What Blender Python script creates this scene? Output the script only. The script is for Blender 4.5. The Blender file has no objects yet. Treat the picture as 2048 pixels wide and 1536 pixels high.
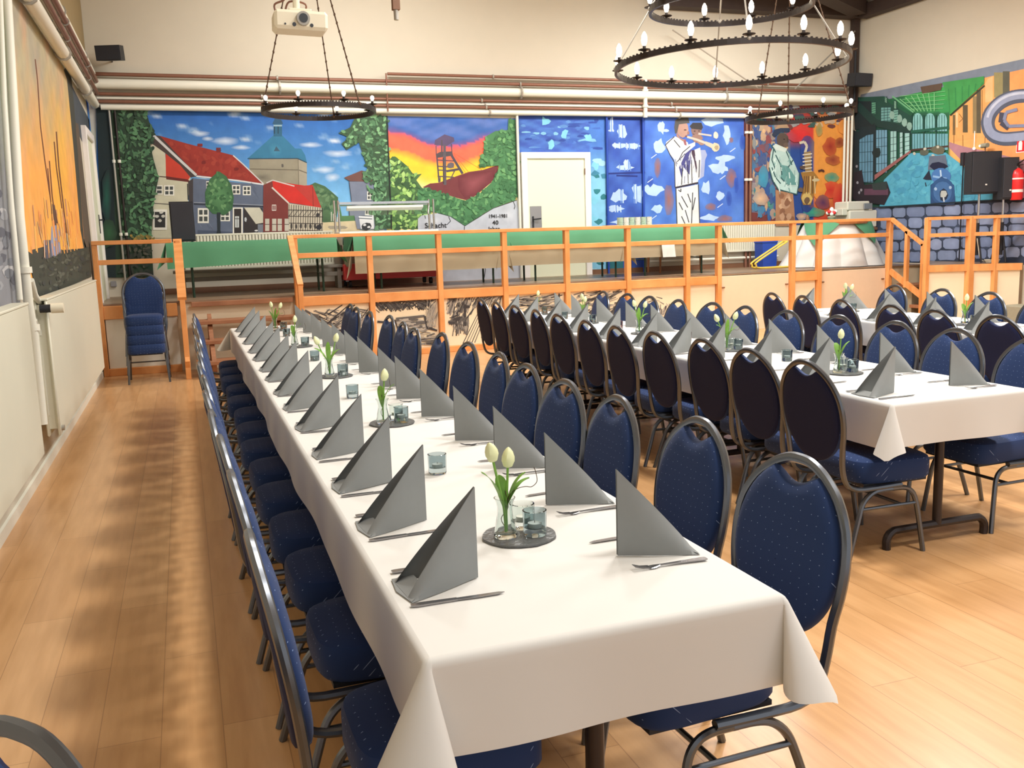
import bpy, math, random
from mathutils import Vector, Matrix
random.seed(7)
C = bpy.context.scene.collection
PI = math.pi
# ---------------------------------------------------------------- camera (solved from the photograph)
EYE = Vector((0.0, 0.0, 1.55))
ROT = Matrix(((0.9429754953, -0.3313934503, -0.0312345376),
              (-0.0811404792, -0.1378455289, -0.9871245275),
              (0.3228210617, 0.9333686256, -0.1568743792)))
FOC = 1858.27
cd = bpy.data.cameras.new('camera'); cam = bpy.data.objects.new('camera', cd); C.objects.link(cam)
cd.sensor_width = 36.0; cd.lens = FOC / 2048 * 36.0; cd.clip_start = 0.05; cd.clip_end = 200
m = Matrix((ROT[0], -ROT[1], -ROT[2])).transposed().to_4x4(); m.translation = EYE
cam.matrix_world = m
bpy.context.scene.camera = cam
def at(u, v, axis, val):
    """the point of the room seen at (u, v) that lies on the plane axis = val"""
    d = ROT.transposed() @ Vector(((u - 1024) / FOC, (v - 768) / FOC, 1.0))
    t = (val - EYE[axis]) / d[axis]
    return EYE + d * t

# ---------------------------------------------------------------- scene helpers
def lin(c):
    return tuple((x / 255 / 12.92 if x / 255 <= 0.04045 else ((x / 255 + 0.055) / 1.055) ** 2.4) for x in c)
class MB:
    def __init__(s): s.v = []; s.f = []; s.c = None; s.smooth = False
    def add(s, vs, fs):
        n = len(s.v); s.v += [tuple(p) for p in vs]; s.f += [tuple(i + n for i in f) for f in fs]; return s
    def box(s, x0, x1, y0, y1, z0, z1, b=0.0):
        if b <= 0:
            v = [(x, y, z) for z in (z0, z1) for y in (y0, y1) for x in (x0, x1)]
            return s.add(v, [(0, 2, 3, 1), (4, 5, 7, 6), (0, 1, 5, 4), (2, 6, 7, 3), (0, 4, 6, 2), (1, 3, 7, 5)])
        v = []
        for z, i in ((z0, b), (z0 + b, 0), (z1 - b, 0), (z1, b)):
            o = [(x0 + i, y0 + b), (x0 + b, y0 + i), (x1 - b, y0 + i), (x1 - i, y0 + b), (x1 - i, y1 - b), (x1 - b, y1 - i), (x0 + b, y1 - i), (x0 + i, y1 - b)]
            v += [(x, y, z) for x, y in o]
        f = [tuple(range(7, -1, -1)), tuple(range(24, 32))]
        for r in range(3):
            for k in range(8): f.append((r * 8 + k, r * 8 + (k + 1) % 8, r * 8 + 8 + (k + 1) % 8, r * 8 + 8 + k))
        return s.add(v, f)
    def beam(s, a, b, w, h, up=(0, 0, 1)):
        """a straight bar of section w x h from a to b"""
        a, b = Vector(a), Vector(b); d = (b - a).normalized(); u = Vector(up)
        x = d.cross(u)
        if x.length < 1e-4: x = d.cross(Vector((0, 1, 0)))
        x.normalize(); y = x.cross(d)
        v = []
        for p in (a, b):
            for sx, sy in ((-1, -1), (1, -1), (1, 1), (-1, 1)): v.append(p + x * sx * w / 2 + y * sy * h / 2)
        return s.add(v, [(3, 2, 1, 0), (4, 5, 6, 7), (0, 1, 5, 4), (1, 2, 6, 5), (2, 3, 7, 6), (3, 0, 4, 7)])
    def tube(s, pts, r, n=8, closed=False, flat=None):
        pts = [Vector(p) for p in pts]; m_ = len(pts); rs = r if isinstance(r, (list, tuple)) else [r] * m_
        v = []; prev = None
        for i, p in enumerate(pts):
            a = pts[(i - 1) % m_] if (closed or i > 0) else p; b = pts[(i + 1) % m_] if (closed or i < m_ - 1) else p
            d = (b - a).normalized()
            if prev is None:
                x = d.cross(Vector((0, 0, 1)))
                if x.length < 1e-3: x = d.cross(Vector((1, 0, 0)))
            else: x = prev - d * prev.dot(d)
            x.normalize(); prev = x; y = d.cross(x)
            for k in range(n):
                t = 2 * PI * k / n
                v.append(p + x * math.cos(t) * rs[i] + y * math.sin(t) * rs[i] * (flat or 1))
        f = []
        for i in range(m_ if closed else m_ - 1):
            j = (i + 1) % m_
            for k in range(n): f.append((i * n + k, i * n + (k + 1) % n, j * n + (k + 1) % n, j * n + k))
        if not closed:
            f.append(tuple(range(n - 1, -1, -1))); f.append(tuple((m_ - 1) * n + k for k in range(n)))
        return s.add(v, f)
    def lathe(s, prof, c=(0, 0, 0), n=20, cap=True):
        v = []
        for r, z in prof:
            for k in range(n): t = 2 * PI * k / n; v.append((c[0] + r * math.cos(t), c[1] + r * math.sin(t), c[2] + z))
        f = []
        for i in range(len(prof) - 1):
            for k in range(n): f.append((i * n + k, i * n + (k + 1) % n, i * n + n + (k + 1) % n, i * n + n + k))
        if cap:
            f.append(tuple(range(n - 1, -1, -1))); f.append(tuple((len(prof) - 1) * n + k for k in range(n)))
        return s.add(v, f)
    def prism(s, poly, ax, a, b):
        """polygon of 2-D points extruded along axis ax from a to b"""
        def P(p, t):
            q = list(p); q.insert(ax, t); return tuple(q)
        n = len(poly)
        v = [P(p, a) for p in poly] + [P(p, b) for p in poly]
        f = [tuple(range(n - 1, -1, -1)), tuple(range(n, 2 * n))] + [(i, (i + 1) % n, n + (i + 1) % n, n + i) for i in range(n)]
        return s.add(v, f)
    def grid(s, fn, nu, nv):
        v = [fn(i / nu, j / nv) for j in range(nv + 1) for i in range(nu + 1)]
        return s.add(v, [(j * (nu + 1) + i, j * (nu + 1) + i + 1, (j + 1) * (nu + 1) + i + 1, (j + 1) * (nu + 1) + i) for j in range(nv) for i in range(nu)])
    def ball(s, c, r, n=10, m_=6, sz=1.0):
        prof = [(max(1e-4, r * math.sin(PI * i / m_)), -r * sz * math.cos(PI * i / m_)) for i in range(m_ + 1)]
        return s.lathe(prof, c, n)
def tag(o, label=None, cat=None, group=None, kind=None):
    if label: o['label'] = label
    if cat: o['category'] = cat
    if group: o['group'] = group
    if kind: o['kind'] = kind
    return o
def build(name, mb, mat, parent=None, smooth=False):
    me = bpy.data.meshes.new(name); me.from_pydata(mb.v, [], mb.f); me.validate(); me.update()
    if mb.c:
        ca = me.color_attributes.new('paint', 'FLOAT_COLOR', 'CORNER')
        k = 0
        for p in me.polygons:
            cl = mb.c[p.index]
            for q in range(p.loop_total):
                col = cl[q] if isinstance(cl[0], (tuple, list)) else cl
                ca.data[p.loop_start + q].color = (col[0], col[1], col[2], 1)
    if smooth:
        for p in me.polygons: p.use_smooth = True
        try:
            me.set_sharp_from_angle(angle=math.radians(40))
        except Exception: pass
    me.materials.append(mat)
    o = bpy.data.objects.new(name, me); C.objects.link(o)
    if parent: o.parent = parent
    return o
def empty(name, loc=(0, 0, 0), rz=0.0):
    o = bpy.data.objects.new(name, None); C.objects.link(o); o.location = loc; o.rotation_euler = (0, 0, rz); o.empty_display_size = 0.1
    return o
KIDS = {}
def kids(o):
    return [c for c in o.children]
def copy_tree(o, parent=None):
    c = o.copy(); C.objects.link(c)
    if parent: c.parent = parent
    for ch in kids(o): copy_tree(ch, c)
    return c
def struct(name, mb, mat, parent=None, smooth=False):
    o = build(name, mb, mat, parent, smooth)
    if not parent: o['kind'] = 'structure'
    return o
def cr(pts, n=6, closed=False):
    """Catmull-Rom through the points"""
    P = [Vector(p) for p in pts]; out = []; L = len(P)
    for i in range(L if closed else L - 1):
        if closed: a, b, c_, d = P[(i - 1) % L], P[i], P[(i + 1) % L], P[(i + 2) % L]
        else: a, b, c_, d = P[max(i - 1, 0)], P[i], P[i + 1], P[min(i + 2, L - 1)]
        for k in range(n):
            t = k / n
            out.append(0.5 * ((2 * b) + (c_ - a) * t + (2 * a - 5 * b + 4 * c_ - d) * t * t + (3 * b - a - 3 * c_ + d) * t ** 3))
    if not closed: out.append(P[-1])
    return out
ORD = ['first', 'second', 'third', 'fourth', 'fifth', 'sixth', 'seventh', 'eighth', 'ninth', 'tenth', 'eleventh', 'twelfth', 'thirteenth', 'fourteenth', 'fifteenth']

# ---------------------------------------------------------------- materials
def mat(name, col, rough=0.6, metal=0.0, noise=0.0, nscale=20.0, bump=0.0, spec=None, coat=0, sheen=0):
    m_ = bpy.data.materials.new(name); m_.use_nodes = True; nt = m_.node_tree; b = nt.nodes['Principled BSDF']
    c = lin(col); b.inputs['Base Color'].default_value = (*c, 1); b.inputs['Roughness'].default_value = rough; b.inputs['Metallic'].default_value = metal
    if spec is not None: b.inputs['Specular IOR Level'].default_value = spec
    if coat: b.inputs['Coat Weight'].default_value = coat
    if sheen: b.inputs['Sheen Weight'].default_value = sheen
    if noise or bump:
        tc = nt.nodes.new('ShaderNodeTexCoord'); nz = nt.nodes.new('ShaderNodeTexNoise'); nz.inputs['Scale'].default_value = nscale; nz.inputs['Detail'].default_value = 4
        nt.links.new(tc.outputs['Object'], nz.inputs['Vector'])
        if noise:
            mx = nt.nodes.new('ShaderNodeMix'); mx.data_type = 'RGBA'
            mx.inputs[6].default_value = (*[x * (1 - noise) for x in c], 1); mx.inputs[7].default_value = (*[min(1, x * (1 + noise)) for x in c], 1)
            nt.links.new(nz.outputs['Fac'], mx.inputs[0]); nt.links.new(mx.outputs[2], b.inputs['Base Color'])
        if bump:
            bp = nt.nodes.new('ShaderNodeBump'); bp.inputs['Strength'].default_value = bump; bp.inputs['Distance'].default_value = 0.01
            nt.links.new(nz.outputs['Fac'], bp.inputs['Height']); nt.links.new(bp.outputs['Normal'], b.inputs['Normal'])
    return m_
def emit(name, col, st):
    m_ = mat(name, col, 0.3); b = m_.node_tree.nodes['Principled BSDF']; b.inputs['Emission Color'].default_value = (*lin(col), 1); b.inputs['Emission Strength'].default_value = st; return m_
def glass(name, col, rough=0.02):
    m_ = mat(name, col, rough); b = m_.node_tree.nodes['Principled BSDF']; b.inputs['Transmission Weight'].default_value = 1; b.inputs['IOR'].default_value = 1.3; return m_
M = {}
M['wall'] = mat('wall_plaster', (206, 198, 180), 0.9, noise=0.04, nscale=3)
M['wall_lower'] = mat('wall_white', (216, 208, 194), 0.9, noise=0.05, nscale=3)
M['white'] = mat('white_paint', (232, 230, 215), 0.5, noise=0.03, nscale=6)
M['copper'] = mat('copper_pipe', (134, 92, 74), 0.45, 0.3, noise=0.15, nscale=8)
M['radiator'] = mat('radiator_enamel', (222, 220, 200), 0.45, noise=0.03, nscale=4)
M['dark_metal'] = mat('dark_metal', (58, 52, 50), 0.38, 0.7)
M['chair_metal'] = mat('antracite_tube', (104, 108, 114), 0.28, 0.85)
M['steel'] = mat('steel', (205, 205, 205), 0.22, 1.0)
M['cutlery'] = mat('cutlery_steel', (150, 148, 150), 0.25, 1.0)
M['black'] = mat('black_plastic', (34, 36, 42), 0.6, noise=0.15, nscale=60)
M['black_wood'] = mat('dark_beam', (62, 48, 42), 0.7, noise=0.25, nscale=8)
M['cloth'] = mat('white_tablecloth', (216, 215, 210), 0.85, noise=0.03, nscale=5, bump=0.05)
M['napkin'] = mat('grey_paper_napkin', (138, 141, 140), 0.9, noise=0.04, nscale=40)
M['slate'] = mat('slate', (92, 94, 94), 0.28, noise=0.25, nscale=60, bump=0.5)
M['glass'] = glass('clear_glass', (235, 242, 240))
M['smoke_glass'] = glass('smoky_blue_glass', (188, 202, 206))
M['rose_glass'] = glass('rose_glass', (236, 196, 196))
M['wax'] = mat('candle_wax', (235, 232, 222), 0.5)
M['petal'] = mat('tulip_petal', (226, 230, 180), 0.5, noise=0.08, nscale=40)
M['leaf'] = mat('tulip_leaf', (118, 165, 66), 0.5, noise=0.15, nscale=30)
M['twig'] = mat('brown_twig', (84, 62, 44), 0.8)
M['green'] = mat('green_tablecloth', (84, 148, 110), 0.8, noise=0.06, nscale=5, bump=0.06)
M['tan'] = mat('tan_undercloth', (172, 160, 132), 0.9, noise=0.04, nscale=4)
M['red'] = mat('red_laminate', (250, 84, 84), 0.5)
M['blue_box'] = mat('blue_plastic', (34, 72, 170), 0.5)
M['yellow'] = mat('yellow_enamel', (232, 200, 80), 0.5)
M['beige_wood'] = mat('beige_board', (226, 200, 170), 0.8, noise=0.04, nscale=10)
M['cream'] = mat('cream_board', (236, 222, 192), 0.8, noise=0.03, nscale=8)
M['door'] = mat('door_paint', (232, 234, 206), 0.55)
M['grey_plate'] = mat('grey_metal_plate', (150, 148, 150), 0.4, 0.4)
M['office'] = mat('office_plastic', (214, 208, 192), 0.55)
M['projector'] = mat('projector_shell', (236, 228, 204), 0.4)
M['lens_ring'] = mat('lens_ring', (170, 165, 155), 0.35, 0.4)
M['lens_glass'] = mat('lens_glass', (40, 38, 36), 0.08, spec=0.9)
M['ext_red'] = mat('extinguisher_red', (215, 38, 40), 0.35)
M['sign_red'] = mat('sign_red', (215, 40, 45), 0.5)
M['sign_white'] = mat('sign_white', (240, 235, 230), 0.5)
M['ink'] = mat('ink', (44, 42, 44), 0.9)
M['grey_cloth'] = mat('grey_upholstery', (150, 146, 126), 0.9, noise=0.08, nscale=20)
M['cable'] = mat('white_cable', (215, 210, 190), 0.6)
M['brown'] = mat('brown_wood', (120, 84, 60), 0.6, noise=0.15, nscale=6)
M['bulb'] = emit('lit_bulb', (255, 240, 215), 6.0)
M['bulb_clear'] = emit('dim_bulb', (250, 245, 235), 0.9)

def wood(name, c1, c2, scale=(1, 1, 12), rough=0.5):
    m_ = mat(name, c1, rough); nt = m_.node_tree; b = nt.nodes['Principled BSDF']
    tc = nt.nodes.new('ShaderNodeTexCoord'); mp = nt.nodes.new('ShaderNodeMapping'); mp.inputs['Scale'].default_value = scale
    nz = nt.nodes.new('ShaderNodeTexNoise'); nz.inputs['Scale'].default_value = 3; nz.inputs['Detail'].default_value = 5
    rp = nt.nodes.new('ShaderNodeValToRGB'); rp.color_ramp.elements[0].position = 0.3; rp.color_ramp.elements[1].position = 0.7
    rp.color_ramp.elements[0].color = (*lin(c1), 1); rp.color_ramp.elements[1].color = (*lin(c2), 1)
    nt.links.new(tc.outputs['Object'], mp.inputs[0]); nt.links.new(mp.outputs[0], nz.inputs['Vector']); nt.links.new(nz.outputs['Fac'], rp.inputs[0]); nt.links.new(rp.outputs[0], b.inputs['Base Color'])
    return m_
M['rail'] = wood('orange_pine', (212, 138, 72), (234, 166, 102), (1, 6, 1), 0.5)
M['step_wood'] = wood('step_wood', (140, 92, 62), (168, 118, 84), (1, 8, 1), 0.6)
M['stage_floor'] = wood('stage_floor_wood', (128, 104, 82), (150, 124, 98), (1, 10, 1), 0.35)
M['leg_wood'] = wood('table_leg_wood', (170, 108, 62), (190, 126, 76), (4, 4, 1), 0.5)

def fabric():
    m_ = mat('blue_dotted_fabric', (20, 42, 100), 0.85, sheen=0.06); nt = m_.node_tree; b = nt.nodes['Principled BSDF']
    tc = nt.nodes.new('ShaderNodeTexCoord'); sp = nt.nodes.new('ShaderNodeSeparateXYZ'); ad = nt.nodes.new('ShaderNodeMath'); ad.operation = 'SUBTRACT'; cb = nt.nodes.new('ShaderNodeCombineXYZ')
    vo = nt.nodes.new('ShaderNodeTexVoronoi'); vo.voronoi_dimensions = '2D'; vo.inputs['Scale'].default_value = 30; vo.inputs['Randomness'].default_value = 0.35
    lt = nt.nodes.new('ShaderNodeMath'); lt.operation = 'LESS_THAN'; lt.inputs[1].default_value = 0.045
    mx = nt.nodes.new('ShaderNodeMix'); mx.data_type = 'RGBA'; mx.inputs[6].default_value = (*lin((15, 46, 94)), 1); mx.inputs[7].default_value = (*lin((130, 152, 190)), 1)
    L = nt.links.new
    L(tc.outputs['Object'], sp.inputs[0]); L(sp.outputs['X'], ad.inputs[0]); L(sp.outputs['Z'], ad.inputs[1]); L(sp.outputs['Y'], cb.inputs[0]); L(ad.outputs[0], cb.inputs[1])
    L(cb.outputs[0], vo.inputs['Vector']); L(vo.outputs['Distance'], lt.inputs[0]); L(lt.outputs[0], mx.inputs[0]); L(mx.outputs[2], b.inputs['Base Color'])
    return m_
M['fabric'] = fabric()
M['back_fabric'] = mat('dark_back_fabric', (8, 18, 60), 0.9, noise=.2, nscale=300)
M['wall_shaded'] = mat('low_light_wall', (150, 130, 92), 0.9, noise=.08, nscale=4)  # low light on the upper side wall, put into the colour
def floor_mat():
    m_ = mat('oak_laminate', (220, 176, 120), 0.3); nt = m_.node_tree; b = nt.nodes['Principled BSDF']; L = nt.links.new
    tc = nt.nodes.new('ShaderNodeTexCoord'); mp = nt.nodes.new('ShaderNodeMapping'); mp.inputs['Rotation'].default_value = (0, 0, PI / 2)
    br = nt.nodes.new('ShaderNodeTexBrick'); br.inputs['Scale'].default_value = 1; br.inputs['Brick Width'].default_value = 1.2; br.inputs['Row Height'].default_value = 0.19; br.inputs['Mortar Size'].default_value = 0.0015
    br.inputs['Color1'].default_value = (*lin((214, 168, 118)), 1); br.inputs['Color2'].default_value = (*lin((202, 154, 104)), 1); br.inputs['Mortar'].default_value = (*lin((172, 128, 84)), 1); br.inputs['Bias'].default_value = 0.0
    L(tc.outputs['Object'], mp.inputs[0]); L(mp.outputs[0], br.inputs['Vector'])
    m2 = nt.nodes.new('ShaderNodeMapping'); m2.inputs['Scale'].default_value = (8, 0.8, 1); nz = nt.nodes.new('ShaderNodeTexNoise'); nz.inputs['Scale'].default_value = 3; nz.inputs['Detail'].default_value = 5
    L(tc.outputs['Object'], m2.inputs[0]); L(m2.outputs[0], nz.inputs['Vector'])
    mx = nt.nodes.new('ShaderNodeMix'); mx.data_type = 'RGBA'; mx.blend_type = 'MULTIPLY'; mx.inputs[0].default_value = 0.55
    rp = nt.nodes.new('ShaderNodeValToRGB'); rp.color_ramp.elements[0].position = 0.3; rp.color_ramp.elements[1].position = 0.65
    rp.color_ramp.elements[0].color = (0.74, 0.66, 0.56, 1); rp.color_ramp.elements[1].color = (1, 1, 1, 1)
    L(nz.outputs['Fac'], rp.inputs[0]); L(br.outputs['Color'], mx.inputs[6]); L(rp.outputs[0], mx.inputs[7]); L(mx.outputs[2], b.inputs['Base Color'])
    b.inputs['Roughness'].default_value = 0.28
    return m_
M['floor'] = floor_mat()
def paint_mat():
    m_ = mat('mural_paint', (200, 200, 200), 0.75); nt = m_.node_tree; b = nt.nodes['Principled BSDF']; L = nt.links.new
    at_ = nt.nodes.new('ShaderNodeAttribute'); at_.attribute_name = 'paint'
    tc = nt.nodes.new('ShaderNodeTexCoord'); nz = nt.nodes.new('ShaderNodeTexNoise'); nz.inputs['Scale'].default_value = 6; nz.inputs['Detail'].default_value = 5
    mx = nt.nodes.new('ShaderNodeMix'); mx.data_type = 'RGBA'; mx.blend_type = 'MULTIPLY'; mx.inputs[0].default_value = 0.35
    rp = nt.nodes.new('ShaderNodeValToRGB'); rp.color_ramp.elements[0].color = (0.6, 0.6, 0.6, 1); rp.color_ramp.elements[1].color = (1.1, 1.1, 1.1, 1); rp.color_ramp.elements[0].position = 0.3; rp.color_ramp.elements[1].position = 0.7
    L(tc.outputs['Object'], nz.inputs['Vector']); L(nz.outputs['Fac'], rp.inputs[0]); L(at_.outputs['Color'], mx.inputs[6]); L(rp.outputs[0], mx.inputs[7]); L(mx.outputs[2], b.inputs['Base Color'])
    return m_
M['paint'] = paint_mat()
# ---------------------------------------------------------------- the room
XL, XR, YB, YF, ZS = -1.055, 11.68, 14.34, 12.39, 0.86
ZC = 5.7
struct('floor', MB().box(XL - .2, XR + .2, -2.5, YB + .2, -0.1, 0), M['floor'])
struct('wall_left', MB().box(XL - .2, XL, -2.5, YB + .2, 0, ZC), M['wall'])
struct('wall_back', MB().box(XL, XR, YB, YB + .2, 0, ZC), M['wall'])
struct('wall_right', MB().box(XR, XR + .2, -2.5, YB + .2, 0, ZC), M['wall'])
struct('ceiling', MB().box(XL - .2, XR + .2, -2.5, YB + .2, ZC, ZC + .1), M['wall'])
struct('baseboard_left', MB().box(XL, XL + .018, -2.5, YF, 0, .07), M['white'])
b_ = MB(); b_.box(XL, XL + .03, 2.0, YB - .01, 3.98, ZC); struct('wall_left_shade', b_, M['wall_shaded'])  # thin panel whose brown colour stands for the dim wall above the pipes
# dark roof timbers in the far corner over the end wall
bm_ = MB(); bm_.box(7.6, XR, YB - .28, YB - .02, 5.16, 5.42); struct('trim_1', bm_, M['black_wood'])
bm_ = MB(); bm_.box(XR - .2, XR - .02, 4, YB - .3, 5.12, 5.34); struct('trim_2', bm_, M['black_wood'])
bm_ = MB(); bm_.beam((XR - .3, YB - .4, 5.30), (6.0, 11.0, 5.5), .3, .3); bm_.beam((XR - .4, YB - 1.6, 5.42), (7.0, YB - .6, 5.52), .5, .12); struct('trim_3', bm_, M['black_wood'])
bm_ = MB(); bm_.box(10.95 + .58, 11.64, YB - .14, YB - .03, 3.55, 5.16); struct('trim_4', bm_, M['black_wood'])
# thin tie rods in front of the end wall
r = MB(); r.tube([at(1710, 62, 1, 14.1), at(1590, 178, 1, 14.1)], .012, 6); tag(build('tie_rod', r, M['lens_ring']), 'thin grey steel tie rod slanting down to the copper pipes beside the dark corner post', 'tie rod')
r = MB(); r.tube([at(1345, 60, 1, 14.1), at(1515, 175, 1, 14.1)], .010, 6); tag(build('tie_rod', r, M['lens_ring']), 'thin pale steel tie rod slanting across the wall behind the big chandelier', 'tie rod')
# ---- pipes along the end wall and the radiator wall
def pipe_run(z, rad, y, x0, x1, m_, wallside, label, clips=True, far=True):
    t = empty('heating_pipe' if m_ is M['white'] else 'copper_pipe', (x0, y, z)); tag(t, label, 'pipe', 'pipes along the end wall')
    b = MB(); b.tube([(0, 0, 0), (x1 - x0, 0, 0)], rad, 10); build('pipe', b, m_, t, True)
    if clips:
        for k in range(3):
            c_ = MB(); xx = (x1 - x0) * (.2 + .3 * k); c_.tube([(xx - .012, 0, 0), (xx + .012, 0, 0)], rad * 1.5, 10); c_.beam((xx, 0, 0), (xx, YB - y - .004, 0), .012, .012); build('pipe_clip', c_, M['lens_ring'], t)
for z, rad, y, x0, x1, m_, lb in (
    (4.01, .022, YB - .10, at(772, 150, 1, YB)[0], XR - .25, M['copper'], 'uppermost copper pipe on the end wall, starting above the mining mural'),
    (3.905, .026, YB - .10, XL + .06, XR - .25, M['copper'], 'copper pipe running the whole end wall just above the thick white pipe'),
    (3.775, .068, YB - .12, XL + .10, XR - .3, M['white'], 'thick white heating pipe between copper pipes on the end wall'),
    (3.645, .024, YB - .10, XL + .10, 10.1, M['copper'], 'copper pipe just below the thick white pipe on the end wall'),
    (3.595, .020, YB - .07, XL + .12, 10.2, M['white'], 'thin white pipe between two copper pipes on the end wall'),
    (3.545, .024, YB - .10, XL + .14, 10.2, M['copper'], 'lowest copper pipe on the end wall, just above the murals'),
    (3.475, .040, YB - .07, XL + .16, 10.3, M['white'], 'lowest white pipe on the end wall, along the top of the murals')):
    pipe_run(z, rad, y, x0, x1, m_, 0, lb)
for z, rad, x, m_, lb, y1 in (
    (3.90, .045, XL + .10, M['white'], 'topmost white pipe running along the radiator wall', YB - .2),
    (3.80, .030, XL + .14, M['copper'], 'upper copper pipe running along the radiator wall', YB - .15),
    (3.72, .030, XL + .10, M['white'], 'thin white pipe between copper pipes along the radiator wall', YB - .15),
    (3.64, .026, XL + .14, M['copper'], 'lower copper pipe running along the radiator wall', YB - .15),
    (3.50, .060, XL + .09, M['white'], 'thick lowest white pipe along the radiator wall above the murals', YB - .15)):
    t = empty('heating_pipe' if m_ is M['white'] else 'copper_pipe', (x, 2.0, z)); tag(t, lb, 'pipe', 'pipes along the radiator wall')
    b = MB(); b.tube([(0, 0, 0), (0, y1 - 2.0, 0)], rad, 10); build('pipe', b, m_, t, True)
    for k in range(4):
        c_ = MB(); yy = 4.0 + 2.3 * k; c_.tube([(0, yy - .012, 0), (0, yy + .012, 0)], rad * 1.35, 10); c_.beam((0, yy, 0), (XL - x + .004, yy, 0), .012, .012); build('pipe_clip', c_, M['lens_ring'], t)
# vertical pipes
def vpipe(name, pts, rad, m_, lb, cat='pipe', joints=()):
    o = empty(name, pts[0]); p0 = Vector(pts[0])
    b = MB(); b.tube([Vector(p) - p0 for p in pts], rad, 10); build('pipe', b, m_, o, True)
    for j in joints:
        c_ = MB(); c_.tube([Vector(j) - p0 + Vector((0, 0, -.02)), Vector(j) - p0 + Vector((0, 0, .02))], rad * 1.45, 10); build('pipe_clip', c_, M['white'], o, True)
    return tag(o, lb, cat)
LP = lambda pts, x=XL + .06: [tuple(at(u, v, 0, x)) for u, v in pts]
vpipe('riser_pipe', LP([(12, -40), (26, 200), (39, 432), (57, 609), (68, 672), (86, 849)], XL + .07), .030, M['white'], 'thick white riser pipe between the two wall radiators', joints=LP([(66, 655), (50, 540)], XL + .07))
vpipe('riser_pipe', LP([(0, 0), (8, 200), (21, 396), (40, 600)], XL + .05), .018, M['white'], 'thinner white riser pipe beside the grey painted stonework')
vpipe('feed_pipe', LP([(62, 560), (70, 590), (80, 607), (96, 606)], XL + .09), .020, M['white'], 'bent white feed pipe reaching the thermostat valve of the far radiator')
vpipe('feed_pipe', LP([(70, 640), (79, 672), (96, 830), (106, 826)], XL + .07), .014, M['white'], 'thin white return pipe dropping to the foot of the far radiator', joints=LP([(78, 665)], XL + .07))
for px in (217, 228):
    a = at(px, 215, 1, YB - .05); b_ = at(px + 22, 500, 1, YB - .05)
    x = (a[0] + b_[0]) / 2 + .02
    vpipe('drop_pipe', [(x, YB - .05, 3.45), (x, YB - .05, ZS + .02)], .016, M['dark_metal'] if px == 228 else M['lens_ring'],
          ('grey drop pipe on the ivy painted strip beside the far corner' if px == 217 else 'dark drop pipe on the ivy painted strip, next to the grey one'), joints=[(x, YB - .05, 2.75), (x, YB - .05, 1.75)])
x = at(1290, 200, 1, YB - .12)[0]
vpipe('drop_pipe', [(x, YB - .13, 4.02), (x, YB - .13, 3.42)], .035, M['white'], 'short white drop pipe crossing the pipes above the trumpet mural', joints=[(x, YB - .13, 3.85), (x, YB - .13, 3.6)])
x = at(773, 190, 1, YB - .1)[0]
vpipe('drop_pipe', [(x, YB - .14, 4.01), (x, YB - .14, 3.46)], .012, M['copper'], 'thin copper drop pipe above the edge between town and mining murals')
x = at(1036, 300, 1, YB - .05)[0]
vpipe('drop_pipe', [(x, YB - .05, 3.46), (x, YB - .05, ZS + .02)], .022, M['white'], 'white drop pipe between mining mural and stage door')
for k, px in enumerate((1690, 1697, 1704)):
    x = at(px - 2, 330, 1, YB - .1)[0]
    vpipe('corner_pipe', [(x, YB - .1, 3.75), (x, YB - .1, ZS + .02)], .022, M['white'], ['white corner pipe next to the saxophone mural', 'middle white corner pipe of three beside the saxophone mural', 'white corner pipe closest to the glass hall mural'][k])
for k, px in enumerate((1493, 1501)):
    x = at(px, 330, 1, YB - .06)[0]
    vpipe('drop_pipe', [(x, YB - .06, 3.55), (x, YB - .06, ZS + .02)], .026, M['copper'], ['brown painted drop pipe beside the trumpet mural', 'brown painted drop pipe beside the saxophone mural'][k], joints=[(x, YB - .06, 3.2), (x, YB - .06, 2.4)])
for k, pts in enumerate(([(1213, 226), (1213, 455)], [(1286, 232), (1286, 455)])):
    a = at(*pts[0], 1, YB - .04); b_ = at(*pts[1], 1, YB - .04)
    vpipe('drop_pipe', [(a[0], YB - .04, 3.45), (a[0], YB - .04, ZS + .02)], .018, M['blue_box'], ['blue painted drop pipe between door surround and blue cabinet panel', 'blue painted drop pipe beside the trumpeters'][k])
# ---- radiators on the radiator wall
def radiator(name, y0, y1, z0, z1, lb):
    t = empty(name, (XL, y0, z0)); tag(t, lb, 'radiator')
    b = MB(); b.box(.055, .075, 0, y1 - y0, 0, z1 - z0, .008); b.box(.125, .145, 0, y1 - y0, 0, z1 - z0, .009); build('panel', b, M['radiator'], t, True)
    f = MB(); n = int((y1 - y0) / .055)
    for k in range(n): y = .03 + (y1 - y0 - .06) * k / n; f.box(.075, .125, y, y + .012, .05, z1 - z0 - .03)
    build('convector', f, M['radiator'], t)
    g = MB(); g.box(.05, .15, 0, y1 - y0, z1 - z0 - .004, z1 - z0 + .012, .004); build('top_grille', g, M['radiator'], t)
    for yy in (.3, y1 - y0 - .3):
        h = MB(); h.box(0, .06, yy - .02, yy + .02, .2, z1 - z0 - .15); build('bracket', h, M['radiator'], t)
    return t
radiator('wall_radiator', 2.6, 6.30, .30, 1.235, 'long cream wall radiator nearer the camera, reaching out of the picture')
rad2 = radiator('wall_radiator', 7.12, 11.05, .26, 1.215, 'cream wall radiator with thermostat valve under the orange skyline mural')
v = MB(); v.tube([(.10, -.03, .90), (.17, -.03, .90)], .028, 12); build('valve', v, M['black'], rad2, True)
v = MB(); v.tube([(.17, -.03, .90), (.25, -.03, .90)], .034, 12); build('thermostat_head', v, M['projector'], rad2, True)
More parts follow.
